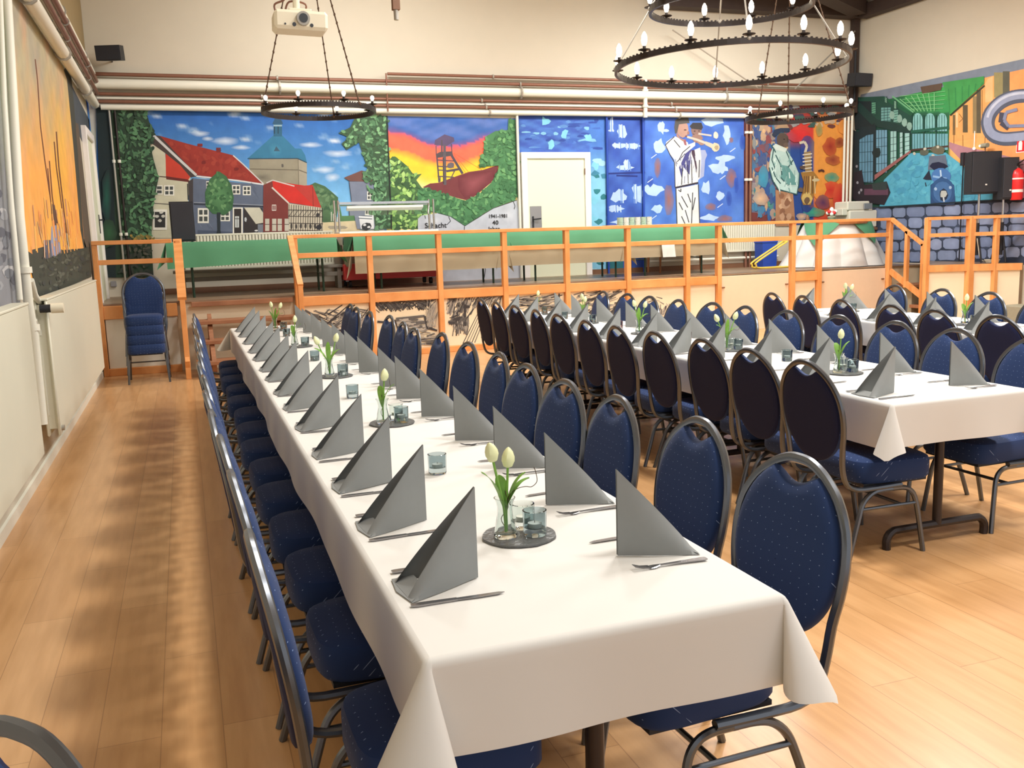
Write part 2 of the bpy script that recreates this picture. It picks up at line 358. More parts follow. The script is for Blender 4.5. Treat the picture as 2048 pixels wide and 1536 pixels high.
v = MB(); v.tube([(.14, .05, .05), (.165, .05, .05)], .02, 10); build('plug', v, M['lens_ring'], rad2, True)
# ---- doors
def door(name, fr, axis, val, inward, handle_left=True):
    """fr = (a0, a1, z0, z1) on the wall; axis 1 = end wall, axis 0 = side wall"""
    a0, a1, z0, z1 = fr; t = empty(name, (0, 0, 0)); t['kind'] = 'structure'
    def bx(mb, p0, p1, q0, q1, d0, d1):
        if axis == 1: mb.box(p0, p1, val - d1, val - d0, q0, q1, .004)
        else: mb.box(val + d0, val + d1, p0, p1, q0, q1, .004)
    w = .10
    f = MB(); bx(f, a0, a0 + w, z0, z1, 0, .06); bx(f, a1 - w, a1, z0, z1, 0, .06); bx(f, a0 + w, a1 - w, z1 - w, z1, 0, .06); build('door_frame', f, M['sign_white'], t)
    p = MB(); bx(p, a0 + w, a1 - w, z0, z1 - w, 0, .03); build('door_panel', p, M['door'], t)
    h = MB(); hx = a0 + w + .03 if handle_left else a1 - w - .20
    if axis == 1:
        bx(h, hx, hx + .2, z0 + .62, z0 + 1.16, .03, .036); hp = build('handle_plate', h, M['grey_plate'], t)
        g = MB(); g.box(hx + .035, hx + .06, val - .05, val - .036, z0 + .8, z0 + 1.0, .003); g.tube([(hx + .05, val - .04, z0 + .95), (hx + .05, val - .085, z0 + .95), (hx + .17, val - .085, z0 + .96)], .011, 8); build('handle', g, M['black'], hp)
        for zz in (1.7, .3):
            g = MB(); g.tube([(a1 - w, val - .05, z0 + zz - .05), (a1 - w, val - .05, z0 + zz + .05)], .01, 8); build('hinge', g, M['brown'], t)
    else:
        g = MB(); hy = a1 - w - .07; g.box(val + .03, val + .04, hy - .02, hy + .02, z0 + .9, z0 + 1.15, .003); g.tube([(val + .03, hy, z0 + 1.08), (val + .08, hy, z0 + 1.08), (val + .08, hy - .11, z0 + 1.08)], .01, 8); build('handle', g, M['black'], t)
    return t
da, db = at(1040, 305, 1, YB), at(1178, 305, 1, YB)
door('door_1', (da[0], db[0], ZS, da[2]), 1, YB, 0)
door('door_2', (12.80, 13.96, ZS, 3.06), 0, XL, 0)
# ---- stage
st = MB(); st.box(XL, XR, YF + .05, YB, 0, ZS); struct('stage', st, M['cream'])
sf = MB(); sf.box(XL, XR, YF, YB, ZS, ZS + .02); struct('stage_floor', sf, M['stage_floor'])
s2 = MB(); P1, P2, P3 = (10.45, 11.2), (11.02, 10.95), (11.62, 10.55)
s2.prism([P1, P2, P3, (XR - .002, 10.53), (XR - .002, YF - .01), (11.5, YF - .01)], 2, 0, .93); struct('side_stage_floor', s2, M['stage_floor'])
# ---------------------------------------------------------------- painted murals: flat paint on the real walls
class Paint:
    def __init__(s, axis, val, ox=0, oy=0, sc=1.0):
        s.ax, s.val, s.sgn = axis, val, (-1 if not (axis == 0 and val < 0) else 1)
        s.mb = MB(); s.mb.c = []; s.d = 0.004; s.T(ox, oy, sc); s.bg = None
    def T(s, ox, oy, sc): s.o = (ox, oy, sc); return s
    def px(s, p): return (s.o[0] + p[0] / s.o[2], s.o[1] + p[1] / s.o[2])
    def pt(s, p, raw=False):
        u, v = p if raw else s.px(p)
        q = at(u, v, s.ax, s.val); q[s.ax] = s.val + s.sgn * s.d
        if s.ax == 0: q[1] = min(q[1], YB - .006)
        else: q[0] = max(XL + .006, min(XR - .006, q[0]))
        return tuple(q)
    def poly(s, pts, col, raw=False):
        s.d += 0.00004
        col = lin(col) if not isinstance(col[0], (tuple, list)) else [lin(c) for c in col]
        s.mb.add([s.pt(p, raw) for p in pts], [tuple(range(len(pts)))]); s.mb.c.append(col); return s
    def fan(s, ctr, pts, cc, ce):
        """soft patch: colour cc in the middle, ce(px) or ce on the rim"""
        s.d += 0.00004; n = len(s.mb.v); s.mb.v += [s.pt(ctr)] + [s.pt(p) for p in pts]
        f = lambda p: lin(ce(*s.px(p))) if callable(ce) else lin(ce)
        k = len(pts); cs = [f(p) for p in pts]; c0 = lin(cc)
        for i in range(k):
            s.mb.f.append((n, n + 1 + i, n + 1 + (i + 1) % k)); s.mb.c.append([c0, cs[i], cs[(i + 1) % k]])
        return s
    def soft(s, x, y, rx, ry, cc, ce, n=12):
        return s.fan((x, y), [(x + rx * math.cos(2 * PI * k / n) * random.uniform(.8, 1.15), y + ry * math.sin(2 * PI * k / n) * random.uniform(.8, 1.15)) for k in range(n)], cc, ce)
    def blob(s, x, y, rx, ry, col, n=8, j=.2, rot=0):
        c_, q = math.cos(rot), math.sin(rot); out = []
        for k in range(n):
            t = 2 * PI * k / n; a = rx * math.cos(t) * random.uniform(1 - j, 1 + j); b = ry * math.sin(t) * random.uniform(1 - j, 1 + j)
            out.append((x + a * c_ - b * q, y + a * q + b * c_))
        return s.poly(out, col)
    def line(s, pts, w, col):
        for a, b in zip(pts, pts[1:]):
            dx, dy = b[0] - a[0], b[1] - a[1]; L = math.hypot(dx, dy) or 1; nx, ny = -dy / L * w / 2, dx / L * w / 2
            s.poly([(a[0] + nx, a[1] + ny), (b[0] + nx, b[1] + ny), (b[0] - nx, b[1] - ny), (a[0] - nx, a[1] - ny)], col)
        return s
    def rect(s, x0, y0, x1, y1, col): return s.poly([(x0, y0), (x1, y0), (x1, y1), (x0, y1)], col)
    def window(s, x0, y0, x1, y1, nx=2, ny=2, fr=(235, 232, 222), gl=(70, 75, 75)):
        s.rect(x0, y0, x1, y1, fr); w, h = (x1 - x0), (y1 - y0); b = .12
        for i in range(nx):
            for j in range(ny):
                s.rect(x0 + w * (b + (1 - b) * i / nx), y0 + h * (b + (1 - b) * j / ny), x0 + w * ((1 - b) * (i + 1) / nx), y0 + h * ((1 - b) * (j + 1) / ny), gl)
        return s
    def ground(s, quad, fn, nu, nv):
        """background: colour fn(px, py) on a fine grid over the quad (raw photo pixels)"""
        a, b, c_, d = quad; n = len(s.mb.v); cols = []
        for j in range(nv + 1):
            for i in range(nu + 1):
                u, v = i / nu, j / nv
                x = (a[0] * (1 - u) + b[0] * u) * (1 - v) + (d[0] * (1 - u) + c_[0] * u) * v
                y = (a[1] * (1 - u) + b[1] * u) * (1 - v) + (d[1] * (1 - u) + c_[1] * u) * v
                s.mb.v.append(s.pt((x, y), True)); cols.append(lin(fn(x, y)))
        for j in range(nv):
            for i in range(nu):
                k = j * (nu + 1) + i; q = (k, k + 1, k + nu + 2, k + nu + 1)
                s.mb.f.append(tuple(n + t for t in q)); s.mb.c.append([cols[t] for t in q])
        s.bg = fn; return s
    def leaves(s, poly, n, size, cols, j=.25):
        xs = [p[0] for p in poly]; ys = [p[1] for p in poly]; k = 0; t = 0
        while k < n and t < n * 20:
            t += 1; x, y = random.uniform(min(xs), max(xs)), random.uniform(min(ys), max(ys)); ins = False
            for (x1, y1), (x2, y2) in zip(poly, poly[1:] + poly[:1]):
                if (y1 > y) != (y2 > y) and x < (x2 - x1) * (y - y1) / (y2 - y1) + x1: ins = not ins
            if ins:
                k += 1; s.blob(x, y, size * random.uniform(.7, 1.3), size * random.uniform(.4, .7), random.choice(cols), 7, j, random.uniform(0, PI))
        return s
    def done(s, name, label, cat='mural'):
        # thin backing so that the painted coat has a body of its own
        return tag(build(name, s.mb, M['paint']), label, cat)
def mixc(a, b, t):
    t = max(0, min(1, t)); return tuple(x + (y - x) * t for x, y in zip(a, b))
def vn(x, y, s=0):
    return math.sin(x * 1.3 + s) * math.sin(y * 1.7 + s * 2) * .5 + math.sin(x * 2.9 - y * 2.3 + s * 3) * .3 + math.sin(x * 5.1 + y * 4.3 + s) * .2
GR = [(70, 108, 78), (84, 128, 90), (104, 150, 108), (60, 94, 66)]
GD = [(42, 70, 50), (50, 82, 58), (66, 102, 72), (36, 60, 44), (84, 122, 88)]

# ---- town mural
def town_bg(x, y):
    c = mixc((38, 96, 176), (120, 182, 228), (y - 225) / 170)
    c = mixc(c, (225, 232, 240), max(0, (vn(x / 38, y / 14, 1) - .42)) * 1.8)
    if y > 462: c = (222, 208, 174)
    return c
P = Paint(1, YB); P.ground([(193, 217), (773, 232), (773, 462), (193, 470)], town_bg, 96, 40)
P.T(200, 180, 4)
for x, y, rx, ry in ((800, 350, 90, 30), (1000, 410, 130, 40), (1130, 460, 80, 22), (1680, 440, 110, 25), (1900, 510, 130, 35), (1800, 640, 90, 40), (1860, 700, 70, 40), (860, 390, 60, 20)): P.soft(x, y, rx, ry, (205, 220, 238), town_bg)
# tower
P.poly([(1195, 555), (1585, 548), (1655, 578), (1655, 775), (1350, 790), (1195, 700)], (150, 143, 124)); P.poly([(1585, 550), (1655, 580), (1655, 772), (1590, 760)], (168, 160, 142)); P.line([(1200, 632), (1590, 640), (1655, 665)], 8, (110, 102, 88)); P.line([(1585, 555), (1590, 760)], 6, (120, 112, 96)); P.blob(1460, 605, 10, 14, (90, 85, 80)); P.soft(1300, 700, 90, 40, (112, 106, 94), (150, 143, 124))
P.poly([(1180, 548), (1385, 365), (1460, 365), (1560, 468), (1610, 470), (1640, 520), (1655, 582), (1580, 548)], (52, 120, 156)); P.line([(1180, 550), (1580, 548), (1655, 582)], 8, (40, 70, 90)); P.soft(1400, 480, 60, 60, (70, 145, 178), (52, 120, 156)); P.poly([(1390, 490), (1410, 450), (1440, 490)], (60, 90, 110))
P.rect(1388, 270, 1456, 372, (44, 98, 130)); P.poly([(1378, 272), (1400, 225), (1440, 215), (1464, 272)], (46, 86, 116)); P.line([(1395, 290), (1395, 350)], 8, (30, 60, 80)); P.line([(1425, 290), (1425, 350)], 8, (30, 60, 80)); P.line([(1388, 285), (1456, 285)], 12, (150, 180, 195))
# trees behind
P.fan((1780, 900), [(1660, 770), (1720, 740), (1800, 770), (1860, 820), (1905, 860), (1900, 950), (1890, 1060), (1760, 1060)], (92, 122, 84), (70, 104, 70)); P.leaves([(1700, 770), (1800, 780), (1890, 870), (1880, 1040), (1780, 1040)], 40, 22, [(88, 126, 88), (62, 96, 66), (108, 140, 100)])
P.poly([(1905, 930), (2030, 940), (2040, 1060), (1905, 1050)], (86, 130, 84)); P.poly([(1780, 1060), (2060, 1045), (2080, 1130), (1780, 1140)], (222, 206, 168)); P.blob(1900, 1100, 90, 16, (170, 160, 140)); [P.line([(1850 + 16 * k, 975 + 14 * k), (1850 + 16 * k, 1050)], 6, (225, 222, 210)) for k in range(4)]
# cream house and red roofs
P.poly([(360, 400), (430, 440), (520, 500), (540, 700), (725, 700), (705, 870), (730, 1185), (390, 1185)], (202, 198, 174)); P.line([(400, 905), (720, 925)], 8, (90, 85, 80)); P.line([(700, 750), (705, 880)], 8, (40, 40, 42))
P.poly([(524, 495), (640, 590), (725, 690), (700, 730), (528, 700)], (196, 62, 44)); P.poly([(528, 690), (700, 715), (735, 740), (530, 715)], (100, 34, 30)); P.line([(440, 690), (530, 697)], 8, (70, 40, 34))
P.poly([(425, 360), (480, 368), (780, 690), (725, 700), (640, 600), (520, 505), (430, 440), (360, 400)], (70, 58, 56))
P.poly([(480, 368), (700, 430), (1062, 522), (1130, 590), (1305, 752), (1100, 722), (775, 682)], (152, 48, 38)); P.leaves([(560, 420), (1050, 540), (1230, 710), (780, 660)], 50, 26, [(160, 54, 42), (144, 44, 36), (166, 62, 48)], .1)
P.line([(424, 360), (600, 525), (770, 682)], 20, (206, 206, 206)); P.line([(770, 690), (1100, 725), (1308, 757)], 12, (220, 222, 226)); P.line([(1065, 524), (1140, 590), (1308, 752)], 9, (214, 210, 208))
P.rect(780, 430, 820, 452, (130, 34, 34)); P.rect(930, 462, 966, 498, (120, 36, 36)); P.line([(945, 470), (970, 484)], 6, (60, 60, 90)); P.blob(830, 580, 20, 16, (120, 30, 28)); P.blob(1090, 632, 20, 14, (120, 30, 28))
P.poly([(738, 705), (1300, 760), (1308, 930), (1300, 1185), (738, 1185)], (98, 108, 130)); P.poly([(705, 735), (745, 705), (745, 1185), (725, 1185)], (66, 60, 62))
for k in range(26): x = 760 + random.random() * 500; y = 730 + random.random() * 430; P.line([(x, y), (x + 40, y + 60)], 3, random.choice([(120, 130, 152), (82, 90, 112)]))
P.line([(750, 912), (1308, 934)], 14, (52, 58, 72)); P.line([(750, 900), (1308, 922)], 4, (170, 175, 185)); P.poly([(780, 1120), (1060, 1135), (1055, 1190), (780, 1190)], (74, 84, 106))
P.window(450, 762, 500, 836, 1, 2); P.window(512, 762, 594, 846); P.window(850, 730, 872, 790, 1, 2); P.window(1056, 760, 1122, 836); P.window(1142, 768, 1206, 842); P.window(782, 945, 870, 1065); P.window(960, 970, 1040, 1050); P.window(424, 955, 536, 1120, 1, 1, (228, 226, 216), (44, 44, 46))
for bx_, by_ in ((455, 1010), (505, 1010), (480, 1045), (490, 980)): P.blob(bx_, by_, 16, 12, (200, 198, 190))
P.rect(1062, 940, 1142, 1178, (238, 234, 224)); P.rect(1072, 950, 1130, 1175, (48, 42, 42)); P.rect(1080, 1010, 1112, 1100, (200, 205, 205)); P.line([(1080, 1030), (1112, 1030)], 5, (48, 42, 42)); P.line([(1096, 1015), (1096, 1095)], 4, (48, 42, 42))
P.rect(1148, 945, 1300, 1175, (52, 46, 48)); P.poly([(1152, 940), (1275, 940), (1355, 1055), (1245, 1072)], (206, 202, 184)); P.line([(1152, 945), (1245, 1075), (1355, 1060)], 6, (60, 56, 52)); P.blob(1245, 1155, 45, 16, (150, 155, 165)); P.blob(1250, 1125, 16, 6, (220, 220, 220)); P.rect(1262, 1075, 1305, 1175, (120, 126, 138)); P.blob(1165, 1035, 10, 22, (200, 205, 210), 5)
# tree in front
P.fan((950, 850), [(950, 650), (1010, 690), (1050, 760), (1070, 860), (1060, 950), (1000, 1000), (900, 990), (845, 930), (840, 820), (880, 710)], (92, 142, 92), (60, 104, 66)); P.leaves([(940, 670), (1040, 760), (1060, 930), (960, 985), (860, 930), (860, 770)], 60, 18, [(74, 124, 78), (110, 156, 104), (56, 100, 62)]); P.poly([(935, 980), (965, 980), (962, 1120), (978, 1192), (920, 1192), (940, 1120)], (34, 44, 52))
# half timbered house
P.poly([(1305, 762), (1378, 728), (1430, 800), (1505, 900), (1505, 1135), (1305, 1135)], (122, 52, 48)); P.poly([(1378, 728), (1700, 775), (1768, 942), (1505, 900), (1385, 785)], (206, 44, 36)); P.poly([(1555, 772), (1700, 760), (1770, 942), (1705, 925)], (186, 56, 48)); P.line([(1375, 780), (1508, 905)], 12, (214, 206, 198)); P.line([(1330, 745), (1380, 722), (1555, 770)], 9, (208, 200, 196)); P.line([(1700, 775), (1705, 930)], 5, (130, 40, 34))
P.poly([(1505, 905), (1770, 942), (1785, 1135), (1505, 1135)], (200, 190, 170))
for k in range(15): P.line([(1512 + 19 * k, 915 + 2 * k), (1508 + 19 * k, 1130)], 5, (52, 44, 42))
for y in (960, 1010, 1065, 1120): P.line([(1505, y), (1783, y + 6)], 6, (52, 44, 42))
for k in range(7): P.line([(1510 + 38 * k, 1010), (1545 + 38 * k, 965)], 4, (52, 44, 42)); P.blob(1530 + 38 * k, 1090, 10, 22, (60, 56, 54))
P.blob(1740, 1000, 16, 16, (50, 46, 48)); P.blob(1750, 1100, 22, 22, (44, 44, 50)); P.window(1375, 918, 1408, 966, 2, 1, (230, 220, 212), (120, 60, 60))
for x0 in (1320, 1376, 1420, 1476): P.rect(x0, 1030, x0 + 34, 1128, (196, 190, 176)); P.line([(x0, 1075), (x0 + 34, 1075)], 5, (70, 50, 48))
P.line([(1300, 1142), (1520, 1140)], 14, (40, 34, 40)); P.poly([(1300, 1150), (2060, 1132), (2060, 1160), (1300, 1180)], (226, 212, 180))
# right building and foliage column
P.T(660, 180, 4)
P.poly([(110, 702), (250, 645), (340, 660), (340, 735), (155, 730)], (112, 76, 70)); P.poly([(152, 732), (345, 735), (350, 890), (170, 890)], (120, 128, 148)); P.poly([(170, 890), (350, 890), (360, 1112), (215, 1112)], (128, 136, 154)); P.line([(152, 735), (170, 885)], 5, (60, 60, 75)); P.window(295, 812, 345, 880); P.poly([(215, 930), (345, 930), (350, 1112), (245, 1112)], (226, 228, 230)); [P.line([(225, 960 + 22 * k), (335, 966 + 22 * k)], 7, (90, 100, 110)) for k in range(4)]; P.blob(290, 1090, 40, 30, (52, 56, 60)); P.blob(275, 1080, 12, 9, (225, 225, 225)); P.blob(310, 1096, 14, 9, (225, 225, 225))
col = [(205, 205), (452, 208), (470, 560), (485, 1112), (362, 1112), (340, 960), (350, 760), (300, 640), (262, 520), (230, 420), (130, 480), (90, 430), (150, 380), (65, 345), (160, 300)]
P.poly(col, (60, 88, 62)); P.leaves(col, 260, 20, GR + [(132, 182, 132)]); P.leaves([(250, 640), (420, 620), (450, 880), (330, 860)], 50, 22, GR); P.line([(452, 208), (466, 560), (490, 1115)], 10, (28, 34, 34))
# ivy strip at the far corner
P.T(200, 180, 4)
P.poly([(-30, 140), (95, 150), (150, 1500), (50, 1500), (0, 900)], (26, 42, 44)); P.poly([(90, 150), (365, 155), (395, 260), (440, 330), (400, 430), (430, 560), (470, 700), (430, 900), (410, 1185), (430, 1500), (130, 1500), (110, 600)], (38, 62, 44))
P.leaves([(110, 160), (360, 160), (400, 260), (440, 330), (420, 560), (460, 700), (430, 900), (400, 1180), (190, 1180), (150, 500)], 420, 22, GD + [(74, 118, 84), (92, 140, 98)]); P.leaves([(200, 1190), (410, 1190), (420, 1490), (160, 1490)], 90, 20, [(40, 52, 44), (52, 58, 50), (58, 66, 56), (84, 84, 72)]); P.soft(55, 850, 40, 240, (30, 92, 76), (26, 42, 44)); P.soft(75, 1150, 60, 120, (50, 96, 60), (38, 62, 44))
P.leaves([(250, 1165), (430, 1165), (430, 1195), (250, 1195)], 24, 16, [(160, 130, 60), (120, 110, 60)])
P.done('town_mural', 'wall mural of a small town with red roofs, slate house and blue-roofed church tower')

# ---- mining mural
def mine_bg(x, y):
    X, Y = (x - 660) * 4, (y - 180) * 4
    b1 = 340 + 90 / (1 + math.exp(-(X - 700) / 60)) - 20 * math.sin(X / 200) - 60 / (1 + math.exp(-(X - 1150) / 40)) + 10 * vn(X / 90, Y / 40)
    c = (72, 118, 190) if Y < b1 else (246, 104, 84)
    if Y >= b1: c = mixc((226, 92, 110), (250, 112, 84), (Y - b1) / 40)
    if Y > b1 + 130: c = mixc((250, 140, 70), (252, 206, 56), (Y - b1 - 130) / 60)
    if Y > b1 + 260: c = mixc((252, 206, 56), (250, 232, 150), (Y - b1 - 260) / 110)
    if Y < b1: c = mixc((60, 104, 180), (96, 124, 194), .5 + vn(X / 150, Y / 50, 3)); c = mixc(c, (120, 90, 150), (Y - b1 + 45) / 45)
    return c
P = Paint(1, YB); P.ground([(773, 232), (1034, 237), (1034, 462), (773, 465)], mine_bg, 64, 52)
P.T(660, 180, 4)
P.poly([(740, 778), (800, 748), (870, 742), (1010, 690), (1110, 655), (1220, 640), (1345, 600), (1340, 690), (1260, 760), (1180, 835), (1100, 885), (1000, 860), (880, 820)], (120, 56, 60)); P.fan((1150, 740), [(1020, 700), (1110, 665), (1250, 650), (1320, 640), (1290, 740), (1180, 830), (1080, 870), (1030, 800)], (150, 78, 84), (112, 46, 54))
G = (82, 74, 84)
P.poly([(835, 440), (840, 400), (915, 355), (990, 380), (995, 410), (930, 450)], (92, 78, 110)); P.rect(888, 400, 900, 500, G); P.line([(848, 445), (850, 520)], 8, G); P.line([(970, 430), (975, 500)], 8, G); P.poly([(845, 515), (880, 495), (975, 490), (985, 525), (850, 545)], (84, 74, 80))
P.line([(855, 540), (872, 740)], 12, G); P.line([(915, 440), (920, 760)], 22, (96, 88, 96)); P.line([(970, 520), (1060, 670)], 20, G); P.line([(905, 540), (908, 750)], 8, (58, 54, 62))
for y in (560, 610, 640, 690): P.line([(860, y), (990, y + 8)], 9, G)
P.line([(930, 650), (1040, 632)], 18, G); P.blob(965, 605, 30, 24, (104, 96, 104)); P.line([(880, 690), (880, 735)], 8, G); P.line([(1000, 640), (960, 720)], 8, G); P.line([(990, 505), (1215, 640)], 3, (206, 90, 60)); P.line([(990, 520), (1085, 665)], 3, (206, 90, 60)); P.line([(985, 505), (1110, 660)], 3, (206, 90, 60))
bush = [(472, 560), (500, 530), (560, 560), (620, 610), (670, 680), (735, 670), (690, 720), (740, 790), (790, 900), (780, 1112), (488, 1112)]
P.poly(bush, (76, 112, 66)); P.leaves(bush, 240, 22, [(150, 192, 104), (112, 158, 88), (74, 112, 64), (176, 212, 128), (60, 92, 58)])
gr = [(1425, 232), (1490, 240), (1500, 800), (1480, 880), (1300, 945), (1190, 1010), (1080, 1085), (1000, 1040), (860, 985), (740, 960), (700, 880), (700, 800), (760, 780), (850, 812), (960, 850), (1080, 885), (1190, 835), (1290, 740), (1345, 640), (1345, 605), (1205, 615), (1190, 560), (1230, 500), (1228, 430), (1250, 370), (1320, 330), (1420, 320)]
P.poly(gr, (76, 130, 84)); P.leaves(gr, 320, 22, [(84, 140, 90), (70, 122, 78), (98, 154, 100), (62, 108, 70), (112, 166, 108)]); P.line([(1480, 240), (1490, 700), (1498, 860)], 8, (50, 70, 60))
P.poly([(700, 1030), (730, 1005), (860, 985), (960, 1010), (1075, 1088), (1072, 1560), (900, 1560), (700, 1130)], (190, 194, 204)); P.poly([(1075, 1090), (1190, 1020), (1300, 945), (1490, 880), (1530, 1115), (1530, 1540), (900, 1540), (1072, 1120)], (194, 198, 208)); P.line([(860, 985), (960, 1012), (1075, 1088), (1190, 1015), (1300, 948), (1490, 882)], 5, (50, 66, 60))
for q in ([(945, 1012), (960, 1050), (930, 1080)], [(1072, 1090), (1070, 1150)], [(1462, 890), (1475, 930), (1460, 980)], [(755, 1005), (765, 1050)], [(1200, 1400), (1240, 1430), (1230, 1500)]): P.line(q, 6, (60, 60, 66))
P.soft(1420, 1000, 70, 60, (212, 214, 222), (194, 198, 208)); P.soft(820, 1050, 80, 40, (206, 208, 214), (190, 194, 204))
mine = P.done('mining_mural', 'wall mural of a mine headframe at sunset above green bushes and lettered rocks')
def letter(txt, u, v, hpx, axis, val, m_, parent=None, w=1.0):
    cu = bpy.data.curves.new('lettering', 'FONT'); cu.body = txt; p = at(u, v, axis, val); q = at(u, v - hpx, axis, val)
    cu.size = (q[2] - p[2]) / .70; cu.space_character = 1.05; cu.offset = .002; o = bpy.data.objects.new('lettering', cu); C.objects.link(o); bpy.context.view_layer.update(); me = bpy.data.meshes.new_from_object(o); bpy.data.objects.remove(o); o = bpy.data.objects.new('lettering', me); C.objects.link(o)
    o.location = p; o.rotation_euler = (PI / 2, 0, 0) if axis == 1 else (PI / 2, 0, -PI / 2); o.scale = (w, 1, 1); me.materials.clear(); me.materials.append(m_)
    if parent: o.parent = parent
    return o
for tx, u, v, h, w in (('Schacht', 850, 456, 10, .98), ('1941-1981', 977, 436, 7, .92), ('40', 985, 449, 8, 1.1), ('Jahre', 977, 462, 8.5, .95)): letter(tx, u, v, h, 1, YB - .035, M['ink'], mine, w)

# ---- blue surround of the stage door, blue panel and trumpeters
BL = [(60, 100, 186), (92, 142, 206), (130, 190, 222), (44, 74, 160), (76, 120, 200)]
def blue_bg(x, y):
    t = vn(x / 19, y / 7, 2); c = mixc((76, 122, 200), (58, 88, 178), .5 + t * .8)
    if x > 1178 and x < 1212: c = mixc((70, 120, 200), (132, 196, 226), (y - 290) / 70)
    if y < 240: c = mixc(c, (30, 62, 150), .6)
    return c
P = Paint(1, YB); P.ground([(1035, 232), (1213, 228), (1213, 305), (1035, 305)], blue_bg, 40, 24); P.ground([(1178, 305), (1213, 305), (1213, 552), (1178, 552)], blue_bg, 12, 40)
for k in range(46): x, y = random.uniform(1045, 1205), random.uniform(240, 298); P.blob(x, y, random.uniform(4, 14), random.uniform(1.5, 4), random.choice(BL), 8, .3)
for x, y in ((1090, 242), (1128, 270), (1102, 288), (1176, 275), (1190, 330), (1192, 400), (1190, 440)): P.blob(x, y, 8, 9, (128, 200, 226), 9, .5)
for k in range(16): P.blob(random.uniform(1182, 1209), random.uniform(320, 540), 8, 5, random.choice([(110, 180, 216), (60, 130, 160), (160, 210, 230), (40, 120, 130)]), 8, .4)
P.poly([(1212, 520), (1246, 520), (1246, 545), (1212, 548)], (40, 110, 120))
P.done('door_surround_mural', 'blue dappled wall painting around the cream stage door')
def panel_bg(x, y): return mixc((46, 78, 168), (70, 110, 196), .5 + .8 * vn(x / 22, y / 25, 5))
P = Paint(1, YB); P.ground([(1213, 226), (1290, 225), (1290, 552), (1213, 552)], panel_bg, 20, 50); P.T(1150, 180, 4)
for q in ([(250, 230), (525, 235), (530, 655)], [(255, 235), (258, 1010)], [(250, 670), (560, 660)], [(330, 685), (500, 690)], [(245, 200), (560, 200)]): P.line(q, 14, (26, 44, 120))
for x, y, rx, ry in ((290, 270, 16, 50), (285, 325, 28, 8), (375, 330, 38, 50), (350, 445, 80, 22), (460, 450, 60, 24), (400, 620, 70, 26), (410, 595, 26, 34), (350, 850, 60, 50), (500, 830, 44, 70), (320, 950, 60, 26), (380, 1060, 90, 20)):
    P.blob(x, y, rx, ry, (176, 200, 232), 12, .35)
    for k in range(5): xx = x + random.uniform(-.8, .8) * rx; P.line([(xx, y - ry * 1.1), (xx + 3, y + ry * 1.1)], 7, random.choice([(196, 214, 238), (110, 146, 210)]))
P.done('blue_panel_mural', 'dark blue painted panel with pale brushed patches beside the trumpeters')
def tr_bg(x, y): return mixc((60, 98, 190), (84, 130, 212), .5 + .9 * vn(x / 30, y / 40, 7))
P = Paint(1, YB); P.ground([(1290, 225), (1488, 225), (1488, 455), (1290, 455)], tr_bg, 44, 40); P.T(1150, 180, 4)
for x, y, rx, ry, c_ in ((1100, 250, 80, 34, 0), (690, 300, 28, 50, 0), (720, 325, 34, 12, 0), (1215, 350, 30, 70, 0), (670, 450, 50, 54, 0), (1200, 545, 70, 26, 0), (1150, 620, 70, 40, 0), (1180, 600, 26, 60, 0), (630, 800, 70, 46, 0), (1050, 780, 40, 50, 0), (1160, 845, 36, 40, 0), (660, 950, 50, 30, 0), (1080, 1020, 70, 24, 0), (660, 620, 26, 70, 1), (1250, 700, 40, 70, 1), (1085, 935, 38, 28, 1), (750, 880, 34, 120, 1), (1200, 1030, 60, 26, 1), (1250, 400, 16, 22, 1), (1290, 760, 18, 60, 2), (1340, 420, 22, 60, 2), (600, 730, 26, 40, 2), (1230, 870, 20, 60, 2)):
    c0 = [(178, 204, 236), (150, 100, 92), (42, 74, 168)][c_]
    P.soft(x, y, rx * 1.1, ry * 1.1, c0, lambda a, b: mixc(tr_bg(a, b), c0, .45)) if c_ else P.blob(x, y, rx, ry, c0, 11, .35)
for x, y in ((630, 530), (600, 725), (1180, 700), (1260, 480), (1160, 925), (630, 1020)): P.line([(x - 22, y + 16), (x + 22, y - 16)], 6, (200, 215, 240))
W, K_, S_ = (226, 226, 222), (52, 50, 62), (176, 140, 126)
P.poly([(990, 480), (1040, 480), (1056, 520), (1040, 560), (1030, 690), (985, 720)], (160, 170, 205))
P.poly([(925, 490), (1000, 460), (1010, 540), (1000, 700), (960, 760), (930, 700)], (204, 206, 210)); P.poly([(930, 480), (955, 480), (975, 620), (965, 745), (945, 745)], (70, 52, 70))
P.poly([(795, 370), (870, 400), (900, 420), (950, 560), (985, 745), (800, 785), (795, 560), (750, 500), (720, 450), (730, 415)], W)
P.poly([(850, 580), (900, 470), (930, 450), (920, 600), (915, 680), (870, 620), (850, 700), (830, 620)], (70, 70, 130)); P.poly([(800, 530), (900, 440), (960, 415), (960, 445), (880, 510), (815, 570)], W); P.poly([(860, 395), (885, 395), (893, 445), (875, 440)], (150, 90, 100))
for q in ([(795, 372), (722, 440), (760, 520), (795, 580), (800, 780)], [(790, 400), (840, 460)], [(815, 575), (880, 510)], [(830, 560), (860, 500), (920, 450)], [(860, 620), (850, 760)], [(900, 600), (905, 750)], [(930, 560), (935, 745)], [(995, 560), (990, 700)]): P.line(q, 7, K_)
for k in range(26): x, y = random.uniform(800, 980), random.uniform(480, 740); P.line([(x, y), (x + random.uniform(-14, 14), y + random.uniform(20, 60))], random.uniform(3, 8), random.choice([(180, 184, 196), (206, 208, 212), (120, 124, 150)]))
P.line([(800, 782), (880, 765), (985, 742)], 14, (50, 44, 60))
P.poly([(806, 790), (985, 755), (995, 1085), (815, 1085)], (222, 222, 222))
